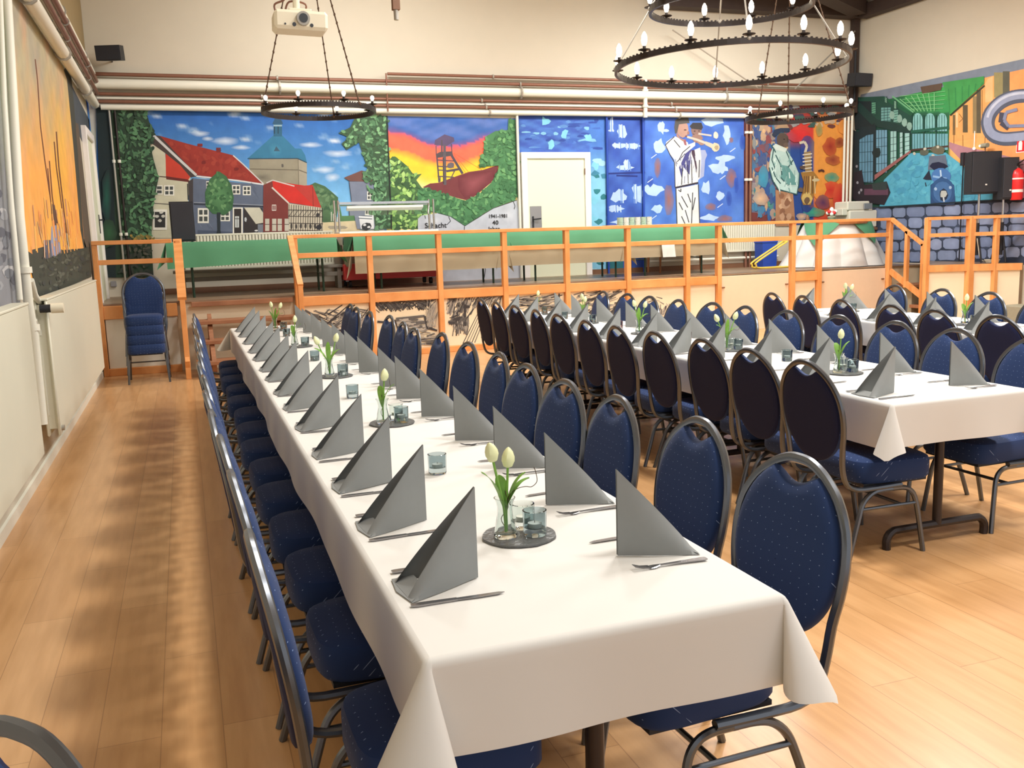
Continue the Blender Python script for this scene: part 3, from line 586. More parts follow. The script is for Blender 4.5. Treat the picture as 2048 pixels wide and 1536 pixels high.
for q in ([(806, 790), (815, 1085)], [(985, 755), (996, 1085)], [(940, 820), (930, 1085)], [(830, 900), (860, 960)], [(850, 850), (900, 940)], [(880, 960), (910, 1060)], [(850, 1010), (880, 1075)], [(960, 860), (940, 960)], [(900, 830), (925, 900)], [(825, 800), (845, 815), (845, 790)]): P.line(q, 8, (66, 66, 72))
P.blob(970, 320, 44, 58, (136, 108, 102), 12, .06); P.poly([(915, 290), (940, 262), (1010, 262), (1022, 300), (1010, 320), (930, 310)], (58, 56, 58)); P.blob(860, 315, 48, 66, S_, 12, .05); P.poly([(792, 300), (800, 240), (850, 212), (905, 222), (915, 265), (830, 275), (815, 345), (800, 350)], (84, 82, 80)); P.poly([(812, 340), (840, 385), (880, 400), (860, 410), (810, 370)], (168, 128, 112))
P.blob(880, 320, 12, 5, (70, 50, 46)); P.blob(905, 345, 9, 16, (150, 112, 98)); P.blob(890, 370, 14, 7, (130, 84, 78)); P.blob(955, 330, 8, 4, (40, 34, 34)); P.blob(990, 328, 8, 4, (40, 34, 34)); P.line([(940, 350), (960, 362), (990, 350)], 5, (80, 60, 58))
P.blob(975, 385, 44, 34, (150, 118, 108), 10, .15); P.blob(1010, 420, 30, 24, (160, 128, 116), 10, .2); P.line([(895, 375), (980, 400), (1080, 440)], 18, (196, 190, 176)); P.line([(985, 350), (1090, 365)], 14, (196, 190, 180)); P.blob(1125, 362, 20, 28, (206, 204, 190), 10, .1); P.blob(1122, 458, 32, 36, (208, 196, 164), 10, .1); P.blob(1130, 460, 16, 20, (168, 150, 120)); P.poly([(1040, 410), (1100, 430), (1100, 470), (1040, 440)], (198, 190, 170))
P.done('trumpeter_mural', 'wall mural of two trumpet players in white suits on dappled blue')
# ---- saxophonist
PAL = [(200, 150, 110), (60, 130, 170), (150, 60, 56), (44, 76, 140), (220, 180, 130), (60, 150, 130), (180, 176, 160), (214, 130, 60)]
def sax_bg(x, y):
    X = (x - 1150) * 4
    if X > 1900: c = mixc((232, 152, 66), (206, 70, 50), max(0, min(1, (y - 380) / 60)))
    elif X > 1720: c = mixc((206, 60, 50), (36, 70, 140), max(0, min(1, (y - 275) / 25)))
    else: c = mixc((60, 110, 150), (120, 96, 110), .5 + vn(x / 14, y / 18, 4))
    return mixc(c, (120, 50, 48), max(0, (238 - y) / 14) * .8)
P = Paint(1, YB); P.ground([(1488, 213), (1702, 209), (1702, 448), (1488, 452)], sax_bg, 50, 54); P.T(1150, 180, 4)
P.poly([(1350, 180), (1410, 180), (1412, 980), (1600, 990), (1600, 1090), (1350, 1090)], (112, 50, 48))
for k in range(260):
    x, y = random.uniform(1425, 1700), random.uniform(150, 1000); c0 = PAL[int((vn(x / 90, y / 110, 3) + 1) * 3.4) % 7]; P.blob(x, y, random.uniform(8, 26), random.uniform(14, 52), mixc(c0, sax_bg(*P.px((x, y))), random.uniform(.1, .6)), 10, .45)
for k in range(60): x, y = random.uniform(1660, 2190), random.uniform(130, 300); P.blob(x, y, random.uniform(16, 40), random.uniform(10, 24), random.choice([(110, 60, 56), (150, 150, 150), (60, 90, 84), (200, 170, 140), (70, 60, 80)]), 9, .3)
for x, y, rx, ry, c_ in ((1790, 370, 100, 50, (206, 40, 44)), (1480, 870, 60, 60, (220, 180, 140)), (1850, 480, 60, 120, (32, 60, 140)), (1500, 700, 40, 90, (60, 150, 180)), (1950, 320, 26, 60, (140, 140, 90)), (2040, 450, 60, 70, (160, 44, 30)), (2110, 420, 40, 40, (128, 50, 30)), (2060, 560, 60, 40, (150, 60, 40)), (2050, 700, 60, 40, (70, 150, 130)), (2040, 800, 90, 70, (206, 46, 36)), (2120, 880, 70, 120, (200, 40, 40)), (1950, 800, 50, 90, (230, 150, 60)), (1900, 980, 90, 40, (60, 160, 130)), (1980, 900, 60, 60, (90, 50, 90)), (1850, 930, 50, 50, (36, 60, 120)), (1810, 1010, 50, 30, (220, 180, 140)), (2150, 300, 60, 60, (226, 150, 70))):
    P.soft(x, y, rx, ry, c_, lambda a, b: mixc(sax_bg(a, b), c_, .55))
# body
P.poly([(1600, 800), (1740, 830), (1760, 1090), (1600, 1090)], (170, 124, 92)); [P.blob(random.uniform(1620, 1740), random.uniform(840, 1070), 22, 30, random.choice([(206, 168, 134), (140, 96, 70), (190, 150, 120)]), 9, .3) for k in range(16)]
P.poly([(1590, 440), (1680, 470), (1740, 560), (1790, 680), (1785, 760), (1760, 830), (1620, 790), (1570, 720), (1548, 620), (1560, 500)], (178, 204, 198)); P.poly([(1650, 600), (1700, 610), (1760, 700), (1780, 760), (1700, 760), (1640, 700)], (98, 150, 146)); P.poly([(1570, 690), (1620, 700), (1700, 770), (1785, 775), (1775, 835), (1690, 820), (1600, 770)], (190, 218, 212))
for q in ([(1585, 470), (1570, 560), (1600, 640)], [(1600, 520), (1640, 600), (1650, 680)], [(1680, 480), (1730, 600)], [(1740, 560), (1700, 620)], [(1640, 700), (1700, 765)], [(1570, 620), (1600, 700), (1640, 750)], [(1570, 440), (1600, 500)], [(1790, 660), (1785, 760), (1770, 835)], [(1548, 620), (1575, 720), (1620, 795), (1770, 836)]): P.line(q, 9, (44, 84, 86))
[P.line([(x, y), (x + random.uniform(-20, 20), y + random.uniform(20, 60))], random.uniform(4, 10), random.choice([(150, 184, 180), (206, 226, 220), (110, 156, 152)])) for x, y in [(random.uniform(1575, 1770), random.uniform(500, 790)) for _ in range(30)]]; P.blob(1655, 400, 48, 60, (84, 70, 62), 12, .08); P.blob(1680, 440, 22, 20, (100, 84, 74)); P.poly([(1575, 450), (1600, 430), (1690, 470), (1680, 500), (1600, 480)], (200, 214, 206)); P.poly([(1570, 360), (1590, 320), (1650, 300), (1710, 305), (1712, 335), (1640, 340), (1590, 380)], (40, 52, 76)); P.poly([(1590, 318), (1620, 282), (1690, 275), (1708, 305), (1640, 305)], (170, 140, 110)); P.blob(1668, 395, 8, 4, (30, 26, 26)); P.line([(1690, 380), (1700, 420)], 6, (60, 50, 44))
P.line([(1790, 425), (1830, 415), (1850, 450), (1835, 500)], 20, (200, 190, 170)); P.poly([(1825, 500), (1880, 490), (1890, 700), (1840, 700)], (150, 124, 84)); [P.line([(1815, 520 + 28 * k), (1890, 510 + 28 * k)], 8, (226, 216, 196)) for k in range(7)]; P.poly([(1800, 660), (1900, 650), (1940, 700), (1900, 860), (1880, 920), (1820, 920), (1800, 860), (1830, 760)], (158, 114, 52)); P.blob(1850, 870, 42, 50, (206, 176, 104), 10, .1); P.blob(1850, 885, 24, 30, (110, 84, 60)); [P.line([(1830 + 16 * k, 690), (1815 + 20 * k, 830)], 6, random.choice([(226, 206, 160), (90, 60, 40)])) for k in range(6)]; P.line([(1940, 650), (1975, 640), (1985, 655)], 16, (80, 40, 34)); P.blob(1815, 620, 24, 16, (90, 70, 60)); P.blob(1800, 800, 22, 20, (110, 90, 76)); P.blob(1920, 720, 30, 12, (206, 190, 150))
P.done('saxophonist_mural', 'wall mural of a saxophone player in hat and pale jacket on bright abstract colours')

# ---- right wall: glass hall with locomotive over painted stone wall
def hall_bg(x, y):
    X, Y = (x - 1536) * 4, (y - 120) * 4
    if X < 1460:
        c = mixc((22, 62, 56), (58, 150, 84), (X - 700) / 700 if Y < 420 else (X - 700) / 1500)
        if Y < 330 and X > 1100: c = mixc(c, (64, 168, 82), .7)
        return c
    return mixc((238, 178, 104), (246, 160, 96), (X - 1500) / 500)
P = Paint(0, XR); P.ground([(1716, 205), (2075, 124), (2075, 396), (1702, 417)], hall_bg, 70, 50)
P.poly([(1722, 189), (2075, 112), (2075, 132), (1716, 212)], (124, 134, 150), True); P.T(1536, 120, 4)
# orange industrial wall
P.poly([(1455, 440), (1740, 190), (1735, 620), (1450, 660)], (226, 166, 98))
for x0, x1, y0, y1, c_ in ((1560, 1600, 360, 580, (92, 80, 58)), (1640, 1680, 290, 585, (146, 126, 88)), (1670, 1705, 240, 585, (92, 82, 62)), (1810, 1880, 100, 300, (150, 140, 96)), (1880, 1935, 90, 300, (92, 92, 78)), (1480, 1500, 440, 600, (110, 92, 62)), (1505, 1520, 420, 540, (240, 200, 150))): P.rect(x0, y0, x1, y1, c_)
for q in ([(1715, 240), (1715, 560)], [(1530, 430), (1560, 470), (1530, 500)], [(1655, 590), (1650, 700)], [(1740, 590), (1735, 720)], [(1490, 560), (1488, 700)], [(1560, 600), (1562, 720)]): P.line(q, 6, (150, 100, 50))
P.poly([(1740, 190), (1760, 150), (1800, 130), (1800, 330), (1740, 340)], (240, 186, 130)); P.line([(1460, 445), (1735, 205)], 14, (52, 60, 44))
P.poly([(1450, 655), (1560, 690), (1800, 740), (2150, 830), (2150, 1130), (1900, 1080), (1640, 900), (1450, 700)], (178, 128, 138))
ring = [(2200, 285), (2000, 290), (1880, 330), (1800, 400), (1765, 470), (1765, 540), (1800, 600), (1880, 630), (2000, 625), (2200, 600)]
ring = [tuple(q[:2]) for q in cr([(a, b, 0) for a, b in ring], 6)]; P.line(ring, 110, (84, 90, 108)); [P.blob(x, y, 54, 54, (84, 90, 108), 12, .02) for x, y in ring[1:-1]]; P.line([(a, b - 8) for a, b in ring], 66, (150, 158, 184)); [P.blob(x, y - 8, 33, 33, (150, 158, 184), 12, .02) for x, y in ring[1:-1]]; P.line([(a, b - 22) for a, b in ring[:26]], 20, (196, 202, 220)); P.line([(1880, 420), (1870, 500), (1930, 545)], 44, (70, 70, 86)); P.line([(2000, 395), (1910, 420), (1895, 480), (1930, 530), (2200, 520)], 26, (130, 136, 164))
# roof glazing
for k in range(7): P.line([(1060 + 46 * k, 300 - 8 * k + abs(3 - k) * 4), (1180 + 26 * k, 410)], 7, (128, 200, 136))
for k in range(5): P.line([(1060 + 20 * k, 290 + 26 * k), (1430 - 6 * k, 250 + 34 * k)], 5, (120, 192, 130))
P.poly([(1225, 215), (1400, 185), (1390, 240), (1240, 270)], (92, 74, 60)); P.poly([(1400, 180), (1735, 130), (1735, 190), (1460, 440), (1440, 300)], (64, 150, 78)); [P.line([(1450 + 55 * k, 230 - 10 * k), (1460 + 50 * k, 420 - 42 * k)], 8, (46, 130, 70)) for k in range(6)]
P.poly([(700, 300), (930, 290), (1160, 430), (1160, 560), (900, 490), (700, 380)], (30, 74, 62)); P.poly([(690, 330), (830, 330), (830, 460), (880, 520), (700, 560)], (26, 40, 44)); P.line([(720, 360), (860, 500), (1160, 570)], 60, (26, 58, 54)); P.line([(930, 300), (1160, 440)], 24, (30, 90, 62)); P.line([(1000, 290), (1170, 420)], 12, (110, 180, 130))
# arched windows far end
for k in range(3):
    x0 = 1165 + 98 * k; P.rect(x0, 480, x0 + 78, 570, (126, 182, 184)); P.blob(x0 + 39, 480, 39, 56, (134, 192, 190), 14, .02); P.rect(x0 - 4, 590, x0 + 84, 720, (112, 170, 182)); [P.line([(x0 + 14 + 22 * j, 440), (x0 + 14 + 22 * j, 720)], 5, (34, 96, 90)) for j in range(3)]; P.line([(x0 - 10, 440), (x0 - 10, 720)], 10, (24, 70, 62))
P.line([(1150, 575), (1455, 540)], 22, (30, 92, 74)); P.line([(1150, 722), (1450, 690)], 16, (70, 50, 44))
# side windows
for x0, x1, y0, y1, c_ in ((735, 850, 580, 980, (96, 144, 172)), (870, 960, 560, 900, (112, 160, 186)), (985, 1035, 570, 840, (156, 200, 196)), (1060, 1085, 580, 790, (168, 208, 204)), (1100, 1140, 585, 760, (160, 204, 200)), (835, 870, 340, 430, (96, 160, 130)), (910, 990, 380, 490, (110, 164, 160)), (1010, 1050, 400, 500, (120, 176, 160)), (940, 960, 300, 340, (150, 200, 170)), (1015, 1035, 330, 390, (150, 200, 170))):
    P.rect(x0, y0, x1, y1, c_); n = max(1, int((x1 - x0) / 22)); [P.line([(x0 + (x1 - x0) * j / n, y0), (x0 + (x1 - x0) * j / n, y1)], 4, (28, 60, 64)) for j in range(n + 1)]; [P.line([(x0, y0 + (y1 - y0) * j / 5), (x1, y0 + (y1 - y0) * j / 5 - 8)], 4, (28, 60, 64)) for j in range(6)]
P.poly([(690, 560), (740, 580), (735, 900), (720, 1110), (680, 1110)], (26, 44, 50)); P.poly([(850, 560), (872, 560), (868, 960), (845, 970)], (26, 44, 50)); P.poly([(735, 540), (870, 520), (870, 590), (800, 600), (735, 640)], (26, 44, 50)); P.blob(880, 740, 36, 44, (26, 44, 46)); [P.blob(x, y, 22, 34, (140, 176, 164), 9, .1) for x, y in ((1060, 470), (1100, 500), (1000, 440), (1140, 530))]
P.poly([(860, 960), (1150, 740), (1150, 720), (860, 920)], (150, 96, 96))
P.poly([(935, 960), (1150, 745), (1430, 740), (1640, 900), (2000, 1100), (1830, 1125), (1640, 1128), (900, 1175)], (84, 168, 196)); P.leaves([(1000, 960), (1180, 780), (1400, 780), (1560, 880), (1800, 1080), (1000, 1140)], 160, 34, [(88, 172, 200), (78, 162, 192), (96, 180, 204), (72, 152, 186)], .35)
P.poly([(700, 900), (760, 880), (780, 1000), (960, 970), (990, 1060), (940, 1160), (720, 1130), (690, 1110)], (36, 32, 42)); P.rect(780, 1030, 970, 1080, (96, 64, 84)); [P.blob(x, y, 9, 12, (150, 150, 160)) for x, y in ((740, 1060), (755, 1040), (720, 850), (725, 980))]; P.poly([(840, 990), (960, 970), (960, 1040), (850, 1040)], (44, 60, 60))
P.blob(1260, 740, 44, 26, (90, 96, 84)); P.blob(1370, 720, 60, 36, (100, 98, 80)); [P.blob(x, y, 12, 12, (196, 196, 180)) for x, y in ((1265, 712), (1370, 695), (1330, 765), (1180, 748))]
P.poly([(1300, 770), (1430, 760), (1450, 860), (1290, 880)], (98, 110, 130)); P.poly([(1250, 950), (1300, 880), (1320, 960), (1280, 960)], (30, 40, 60)); P.blob(1375, 850, 66, 36, (22, 30, 60)); P.blob(1395, 930, 80, 66, (70, 118, 180), 14, .02); P.line([(1390, 880), (1400, 980)], 12, (190, 215, 238)); P.line([(1330, 930), (1440, 950)], 16, (140, 180, 222)); P.poly([(1310, 1000), (1400, 930), (1500, 1000), (1510, 1140), (1310, 1150)], (40, 74, 120)); P.blob(1408, 1050, 98, 108, (44, 84, 134), 16, .01); P.blob(1408, 1055, 74, 84, (66, 108, 160), 16, .01); P.blob(1415, 1080, 34, 50, (24, 38, 60)); P.blob(1415, 1072, 28, 34, (180, 186, 182)); P.line([(1415, 1100), (1420, 1135)], 12, (190, 200, 210)); P.blob(1352, 1030, 12, 14, (160, 190, 220)); P.blob(1470, 1020, 12, 14, (160, 190, 220)); P.line([(1270, 980), (1275, 1010)], 8, (30, 40, 60)); P.blob(1412, 1150, 100, 12, (34, 50, 80))
P.line([(890, 1178), (1300, 1155), (1640, 1130), (2150, 1105)], 12, (24, 40, 50))
P.done('glass_hall_mural', 'wall mural of a green iron and glass hall with a blue machine and orange pipes')
def stone_bg(x, y): return mixc((34, 42, 58), (60, 72, 96), .5 + vn(x / 30, y / 20))
P = Paint(0, XR); P.ground([(1745, 415), (2075, 397), (2075, 530), (1738, 524)], stone_bg, 30, 20); P.T(1536, 120, 4)
y = 1180; row = 0
while y < 1600:
    h = 86; x = 870 + (row % 2) * 50 - 20
    while x < 2160:
        w = random.uniform(95, 150); sl = -(x - 900) * .045
        cc = random.choice([(132, 146, 178), (122, 136, 166), (142, 154, 184), (112, 126, 158)]); jx = lambda: random.uniform(-5, 5)
        q = 16; X0, X1, Y0, Y1 = x + 3, x + w - 3, y + sl + 3, y + h + sl - 3
        P.fan(((X0 + X1) / 2, (Y0 + Y1) / 2 - 10), [(X0 + q + jx(), Y0), ((X0 + X1) / 2, Y0 + jx()), (X1 - q + jx(), Y0), (X1, Y0 + q), (X1 + jx() * .5, (Y0 + Y1) / 2), (X1, Y1 - q), (X1 - q + jx(), Y1), ((X0 + X1) / 2, Y1 + jx()), (X0 + q + jx(), Y1), (X0, Y1 - q), (X0 + jx() * .5, (Y0 + Y1) / 2), (X0, Y0 + q)], tuple(min(255, t + 12) for t in cc), cc)
        x += w + 6
    y += h + 4; row += 1
P.done('stone_wall_mural', 'painted blue grey stone blocks on the wall behind the loudspeaker stands')

# ---- radiator wall: orange skyline, grey strip, blue strip, nearest grey mural
def sky_bg(x, y):
    t = (y - 120) / 330; c = mixc((196, 186, 150), (250, 176, 84), t * 1.5)
    c = mixc(c, (252, 196, 74), max(0, 1 - abs(x - 118) / 34) * max(0, min(1, (y - 170) / 60)) * .8)
    c = mixc(c, (176, 170, 152), max(0, .5 + vn(x / 16, y / 60, 2)) * max(0, 1 - t * 1.4) * .8)
    return mixc(c, (236, 170, 130), max(0, vn(x / 10, y / 80, 5)) * .5)
P = Paint(0, XL); P.ground([(18, 0), (52, 0), (140, 240), (168, 500)], sky_bg, 2, 2); P.mb = MB(); P.mb.c = []
P.ground([(8, -40), (136, 126), (178, 530), (55, 590)], sky_bg, 40, 60)
P.T(0, 0, 3)
P.poly([(455, 320), (420, 400), (440, 600), (470, 1000), (500, 1430), (520, 1500), (530, 1660), (330, 1690), (220, 1740), (200, 1640), (185, 1500), (260, 1480), (280, 1440), (370, 1500), (500, 1490), (480, 1380), (440, 900), (400, 480), (380, 420)], (64, 66, 58))
for q, w in (([(208, 355), (222, 480), (240, 760), (268, 980), (305, 1230), (320, 1400)], 7), ([(335, 790), (350, 1000), (385, 1300), (410, 1480)], 8), ([(322, 850), (335, 1000), (370, 1260), (400, 1470)], 7), ([(293, 965), (310, 1180), (340, 1380)], 7), ([(283, 1010), (300, 1200), (320, 1330)], 6)): P.line(q, w, (110, 62, 34))
P.poly([(300, 1220), (325, 1230), (345, 1350), (310, 1360)], (100, 70, 56)); P.poly([(305, 1360), (335, 1350), (355, 1390), (360, 1500), (340, 1640), (320, 1650), (300, 1480)], (150, 158, 190)); P.poly([(260, 1440), (300, 1440), (310, 1560), (265, 1560)], (90, 92, 110))
for k in range(60): x = random.uniform(180, 455); y = 1180 + random.random() * 300; P.line([(x, y), (x + 12, y + random.uniform(60, 160))], random.uniform(3, 7), random.choice([(250, 178, 84), (246, 160, 90), (206, 150, 110), (250, 196, 110)]))
for k in range(36): x = random.uniform(215, 500); y = random.uniform(1530, 1660); P.blob(x, y, 4, random.uniform(6, 26), random.choice([(96, 98, 84), (50, 52, 46), (120, 118, 106), (82, 90, 78)]))
P.line([(258, 1440), (262, 1555)], 6, (240, 200, 170)); P.line([(340, 1560), (335, 1650)], 5, (200, 205, 215)); P.line([(368, 1560), (374, 1640)], 5, (200, 205, 215)); P.line([(395, 1400), (408, 1500)], 4, (230, 225, 200))
P.poly([(185, 1500), (230, 1500), (530, 1420), (545, 1600), (560, 1690), (240, 1800), (210, 1700)], (66, 70, 60)) if False else None
P.poly([(150, 1500), (215, 1545), (262, 1555), (530, 1480), (545, 1660), (235, 1790), (200, 1700)], (62, 66, 56)); P.leaves([(215, 1560), (520, 1500), (535, 1650), (240, 1770)], 90, 14, [(78, 82, 70), (52, 56, 48), (96, 100, 88), (60, 64, 62)])
P.done('skyline_mural', 'orange sunset mural with thin dark masts above a dark shore on the radiator wall')
P = Paint(0, XL); P.ground([(140, 165), (178, 240), (183, 330), (150, 250)], lambda x, y: (72, 80, 88), 2, 4); P.poly([(150, 245), (156, 248), (190, 560), (188, 575), (176, 510), (168, 490)], (96, 84, 70), True); P.poly([(138, 130), (168, 185), (200, 560), (180, 560), (150, 250)], (74, 80, 86), True) if False else None
P.done('grey_strip_mural', 'dark grey painted strip between skyline mural and white side door')
P = Paint(0, XL); P.ground([(171, 195), (193, 216), (212, 480), (202, 470)], lambda x, y: mixc((60, 110, 200), (90, 160, 190), (y - 200) / 150 + .3 * vn(x / 5, y / 12)), 8, 40)
for k in range(30): t = random.random(); P.blob(178 + 22 * t + random.uniform(0, 8), 220 + 250 * t, 2.5, 9, random.choice([(170, 200, 230), (40, 90, 120), (120, 190, 210)]), 7, .3)
P.done('blue_corner_mural', 'narrow blue and turquoise painted strip between side door and far corner')
def gm(x, y): return mixc((150, 156, 132), (140, 142, 148), (y - 100) / 300 + .4 * vn(x / 9, y / 40, 2))
P = Paint(0, XL); P.ground([(-90, 0), (3, 0), (40, 614), (-60, 640)], gm, 20, 50)
for k in range(70): y = random.uniform(380, 600); x = random.uniform(-50, 2 + (y - 380) * .16); P.blob(x, y, 9, 11, random.choice([(160, 162, 168), (190, 190, 192), (120, 124, 132), (96, 98, 108)]), 7, .3)
P.done('grey_stone_mural', 'grey and olive painted stonework mural beside the nearest riser pipe')
# ---------------------------------------------------------------- balustrades of the stage
def railing(name, label, posts, parts, loc=(0, 0, 0)):
    t = empty(name, loc); tag(t, label, 'railing')
    for (x0, x1, y0, y1, z0, z1) in posts: b = MB(); b.box(x0, x1, y0, y1, z0, z1, .004); build('post', b, M['rail'], t)
    for nm, (x0, x1, y0, y1, z0, z1) in parts: b = MB(); b.box(x0, x1, y0, y1, z0, z1, .004); build(nm, b, M['rail'], t)
    return t
yf = YF
railing('stage_railing', 'orange pine railing in front of the ivy strip, beside the radiator wall',
        [(-1.03, -.97, yf - .08, yf, 0, 1.65)],
        [('top_rail', (-1.03, -.12, yf - .09, yf + .01, 1.60, 1.65)), ('mid_rail', (-.97, -.12, yf - .06, yf - .01, 1.36, 1.42)), ('fascia_board', (-.97, -.12, yf - .06, yf - .005, .70, .86)), ('bottom_board', (-.97, -.12, yf - .06, yf - .005, 0, .09))])
PX = [1.365, 2.329, 3.275, 4.21, 5.146, 6.111, 7.089, 7.63, 8.949, 9.444, 10.808]
ps = [(x - .035, x + .035, yf - .10, yf - .005, 0, 1.65) for x in PX]
pr = [('top_rail', (1.33, 10.84, yf - .11, yf + .02, 1.61, 1.655)), ('mid_rail', (1.40, 10.78, yf - .085, yf - .02, 1.355, 1.42))]
for a, b in zip(PX[:7], PX[1:8]): pr.append(('fascia_board', (a + .035, b - .035, yf - .085, yf - .01, .74, .86)))
for a, b in zip(PX[:6], PX[1:7]): pr.append(('bottom_board', (a + .035, b - .035, yf - .08, yf - .01, 0, .08)))
pr.append(('fascia_board', (PX[8] + .035, PX[9] - .035, yf - .085, yf - .01, .72, .86)))
railing('stage_railing', 'long orange pine railing along the whole stage front above the charcoal drawings', ps, pr)
# lower front boards
def panel(x0, x1, z0, z1, m_, label, cat='panel', name='front_panel', knobs=()):
    t = empty(name, (x0, yf - .03, z0)); tag(t, label, cat)
    b = MB(); b.box(0, x1 - x0, 0, .035, 0, z1 - z0, .003); build('board', b, m_, t)
    for kx in knobs:
        k = MB(); k.tube([(kx, -.012, z1 - z0 - .17), (kx + .05, -.012, z1 - z0 - .17)], .010, 8); k.tube([(kx + .025, 0, z1 - z0 - .17), (kx + .025, -.012, z1 - z0 - .17)], .006, 6); build('handle', k, M['brown'], t)
    return t
panel(-.96, -.13, .09, .70, M['white'], 'white front panel below the railing, behind the stacked chairs')
SK = []
names = ['charcoal drawing of a railway signal and gantry on the stage front', 'charcoal drawing of a loaded mine wagon under dark cross hatching', 'charcoal drawing of a figure beside a slanting winding tower', 'charcoal drawing of dark horizontal water strokes beside a black pole', 'charcoal drawing of sweeping grey strokes behind the middle table chairs', 'charcoal drawing of a round swirling wheel on the stage front']
for i in range(6):
    x0, x1 = PX[i] + .04, PX[i + 1] - .04
    t = panel(x0, x1, .08, .74, M['cream'], names[i], 'drawing', 'charcoal_drawing'); random.seed(40 + i)
    p = MB(); p.c = []; w = x1 - x0; h = .66; d = -.0012
    def st(a, b, wd, col):
        global d
        d -= .00004; dx, dz = b[0] - a[0], b[1] - a[1]; L = math.hypot(dx, dz) or 1; nx, nz = -dz / L * wd / 2, dx / L * wd / 2
        p.add([(a[0] + nx, d, a[1] + nz), (b[0] + nx * .6, d, b[1] + nz * .6), (b[0] - nx * .6, d, b[1] - nz * .6), (a[0] - nx, d, a[1] - nz)], [(0, 1, 2, 3)]); p.c.append(lin(col))
    cl = [(60, 58, 60), (96, 94, 92), (140, 136, 130), (176, 170, 160)]
    def hatch(n, bx, ang, ln, wd, cols=cl):
        for _ in range(int(n * 2.2)):
            x, z = random.uniform(bx[0], bx[2]) * w, random.uniform(bx[1], bx[3]) * h; a_ = ang + random.uniform(-.25, .25); q = ln * random.uniform(.5, 1.2)
            x2, z2 = x + math.cos(a_) * q, z + math.sin(a_) * q
            st((max(.01, min(w - .01, x)), max(.01, min(h - .01, z))), (max(.01, min(w - .01, x2)), max(.01, min(h - .01, z2))), wd * random.uniform(.7, 2.0), random.choice(cols))
    if i == 0:
        hatch(26, (.1, .55, .9, .9), -.3, .2, .014); hatch(20, (.3, .5, .9, .8), .5, .2, .012); st((.04, h - .06), (w * .62, h * .42), .03, cl[1]); st((.3, h * .6), (.6, h * .95), .02, cl[0]); st((.02, h * .47), (w - .03, h * .47), .03, cl[0]); st((.02, h * .5), (w - .03, h * .5), .012, (225, 222, 215)); hatch(24, (.05, .05, .95, .42), .2, .16, .018); [st((w * .56 + k * .05, h * .44), (w * .56 + k * .05 + .03, h * .44), .05, (235, 232, 225)) for k in range(2)]
    elif i == 1:
        hatch(46, (.05, .78, .9, .97), .8, .12, .012, cl[:2]); hatch(40, (.05, .78, .9, .97), 2.3, .12, .012, cl[:2]); st((w * .32, h * .62), (w * .78, h * .66), .05, cl[1]); hatch(30, (.32, .35, .78, .62), 0, .14, .02, cl[1:]); st((w * .3, h * .62), (w * .36, h * .3), .02, cl[0]); st((w * .78, h * .66), (w * .80, h * .42), .03, cl[0]); st((0.02, h * .6), (w * .3, h * .55), .03, cl[0]); st((w * .8, h * .42), (w * .97, h * .34), .04, cl[0]); hatch(26, (.05, .05, .9, .3), .1, .2, .014); hatch(24, (.8, .4, .95, .75), 1.3, .18, .006, cl[2:])
    elif i == 2:
        for k in range(5): st((w * (.3 + .05 * k), .02), (w * (.72 + .03 * k), h * .98), .012, cl[k % 3])
        hatch(40, (.05, .6, .5, .98), 1.2, .16, .014); hatch(30, (.1, .2, .4, .5), 1.5, .14, .01); st((w * .34, h * .4), (w * .36, h * .85), .05, cl[0]); st((w * .34, h * .5), (w * .5, h * .75), .02, cl[0]); st((w * .36, h * .8), (w * .44, h * .8), .05, cl[0]); hatch(12, (.06, .45, .3, .6), 0, .1, .014, cl[:2]); hatch(20, (.6, .2, .95, .45), -.4, .16, .02, cl[:2]); hatch(30, (.5, .75, .95, .97), 1.1, .16, .008)
    elif i == 3:
        hatch(80, (.05, .2, .8, .95), .03, .2, .012); st((w * .9, .05), (w * .91, h * .97), .035, cl[0]); hatch(16, (.68, .35, .84, .5), 0, .05, .03, cl[:1])
    elif i == 4:
        hatch(60, (.04, .3, .9, .95), .25, .18, .014); hatch(24, (.3, .2, .9, .5), .9, .12, .012, cl[:2])
    else:
        for k in range(70):
            r_ = random.uniform(.12, .34); a_ = random.uniform(0, PI); st((w * .42 + r_ * 1.1 * math.cos(a_), h * .3 + r_ * math.sin(a_)), (w * .42 + r_ * 1.1 * math.cos(a_ + .3), h * .3 + r_ * math.sin(a_ + .3)), random.uniform(.006, .02), random.choice(cl[1:]))
        st((w * .4, h * .72), (w * .46, h * .74), .04, cl[0]); hatch(26, (.3, .1, .8, .45), 1.4, .1, .02, cl)
    build('charcoal_strokes', p, M['paint'], t)
random.seed(11)
panel(PX[6] + .04, PX[7] - .04, 0.0, .74, M['cream'], 'narrow cream stage panel beside the big hinged beige panel')
panel(PX[7] + .04, PX[8] - .04, 0.0, .85, M['beige_wood'], 'wide beige hinged stage panel in front of the radiator end of the stage', knobs=(.03, 1.17))
panel(PX[8] + .04, PX[9] - .04, 0.0, .72, M['cream'], 'narrow cream stage panel between two close posts')
panel(PX[9] + .04, PX[10] - .04, 0.0, .85, M['beige_wood'], 'wide beige hinged stage panel below the white draped table', knobs=(.03, 1.2))
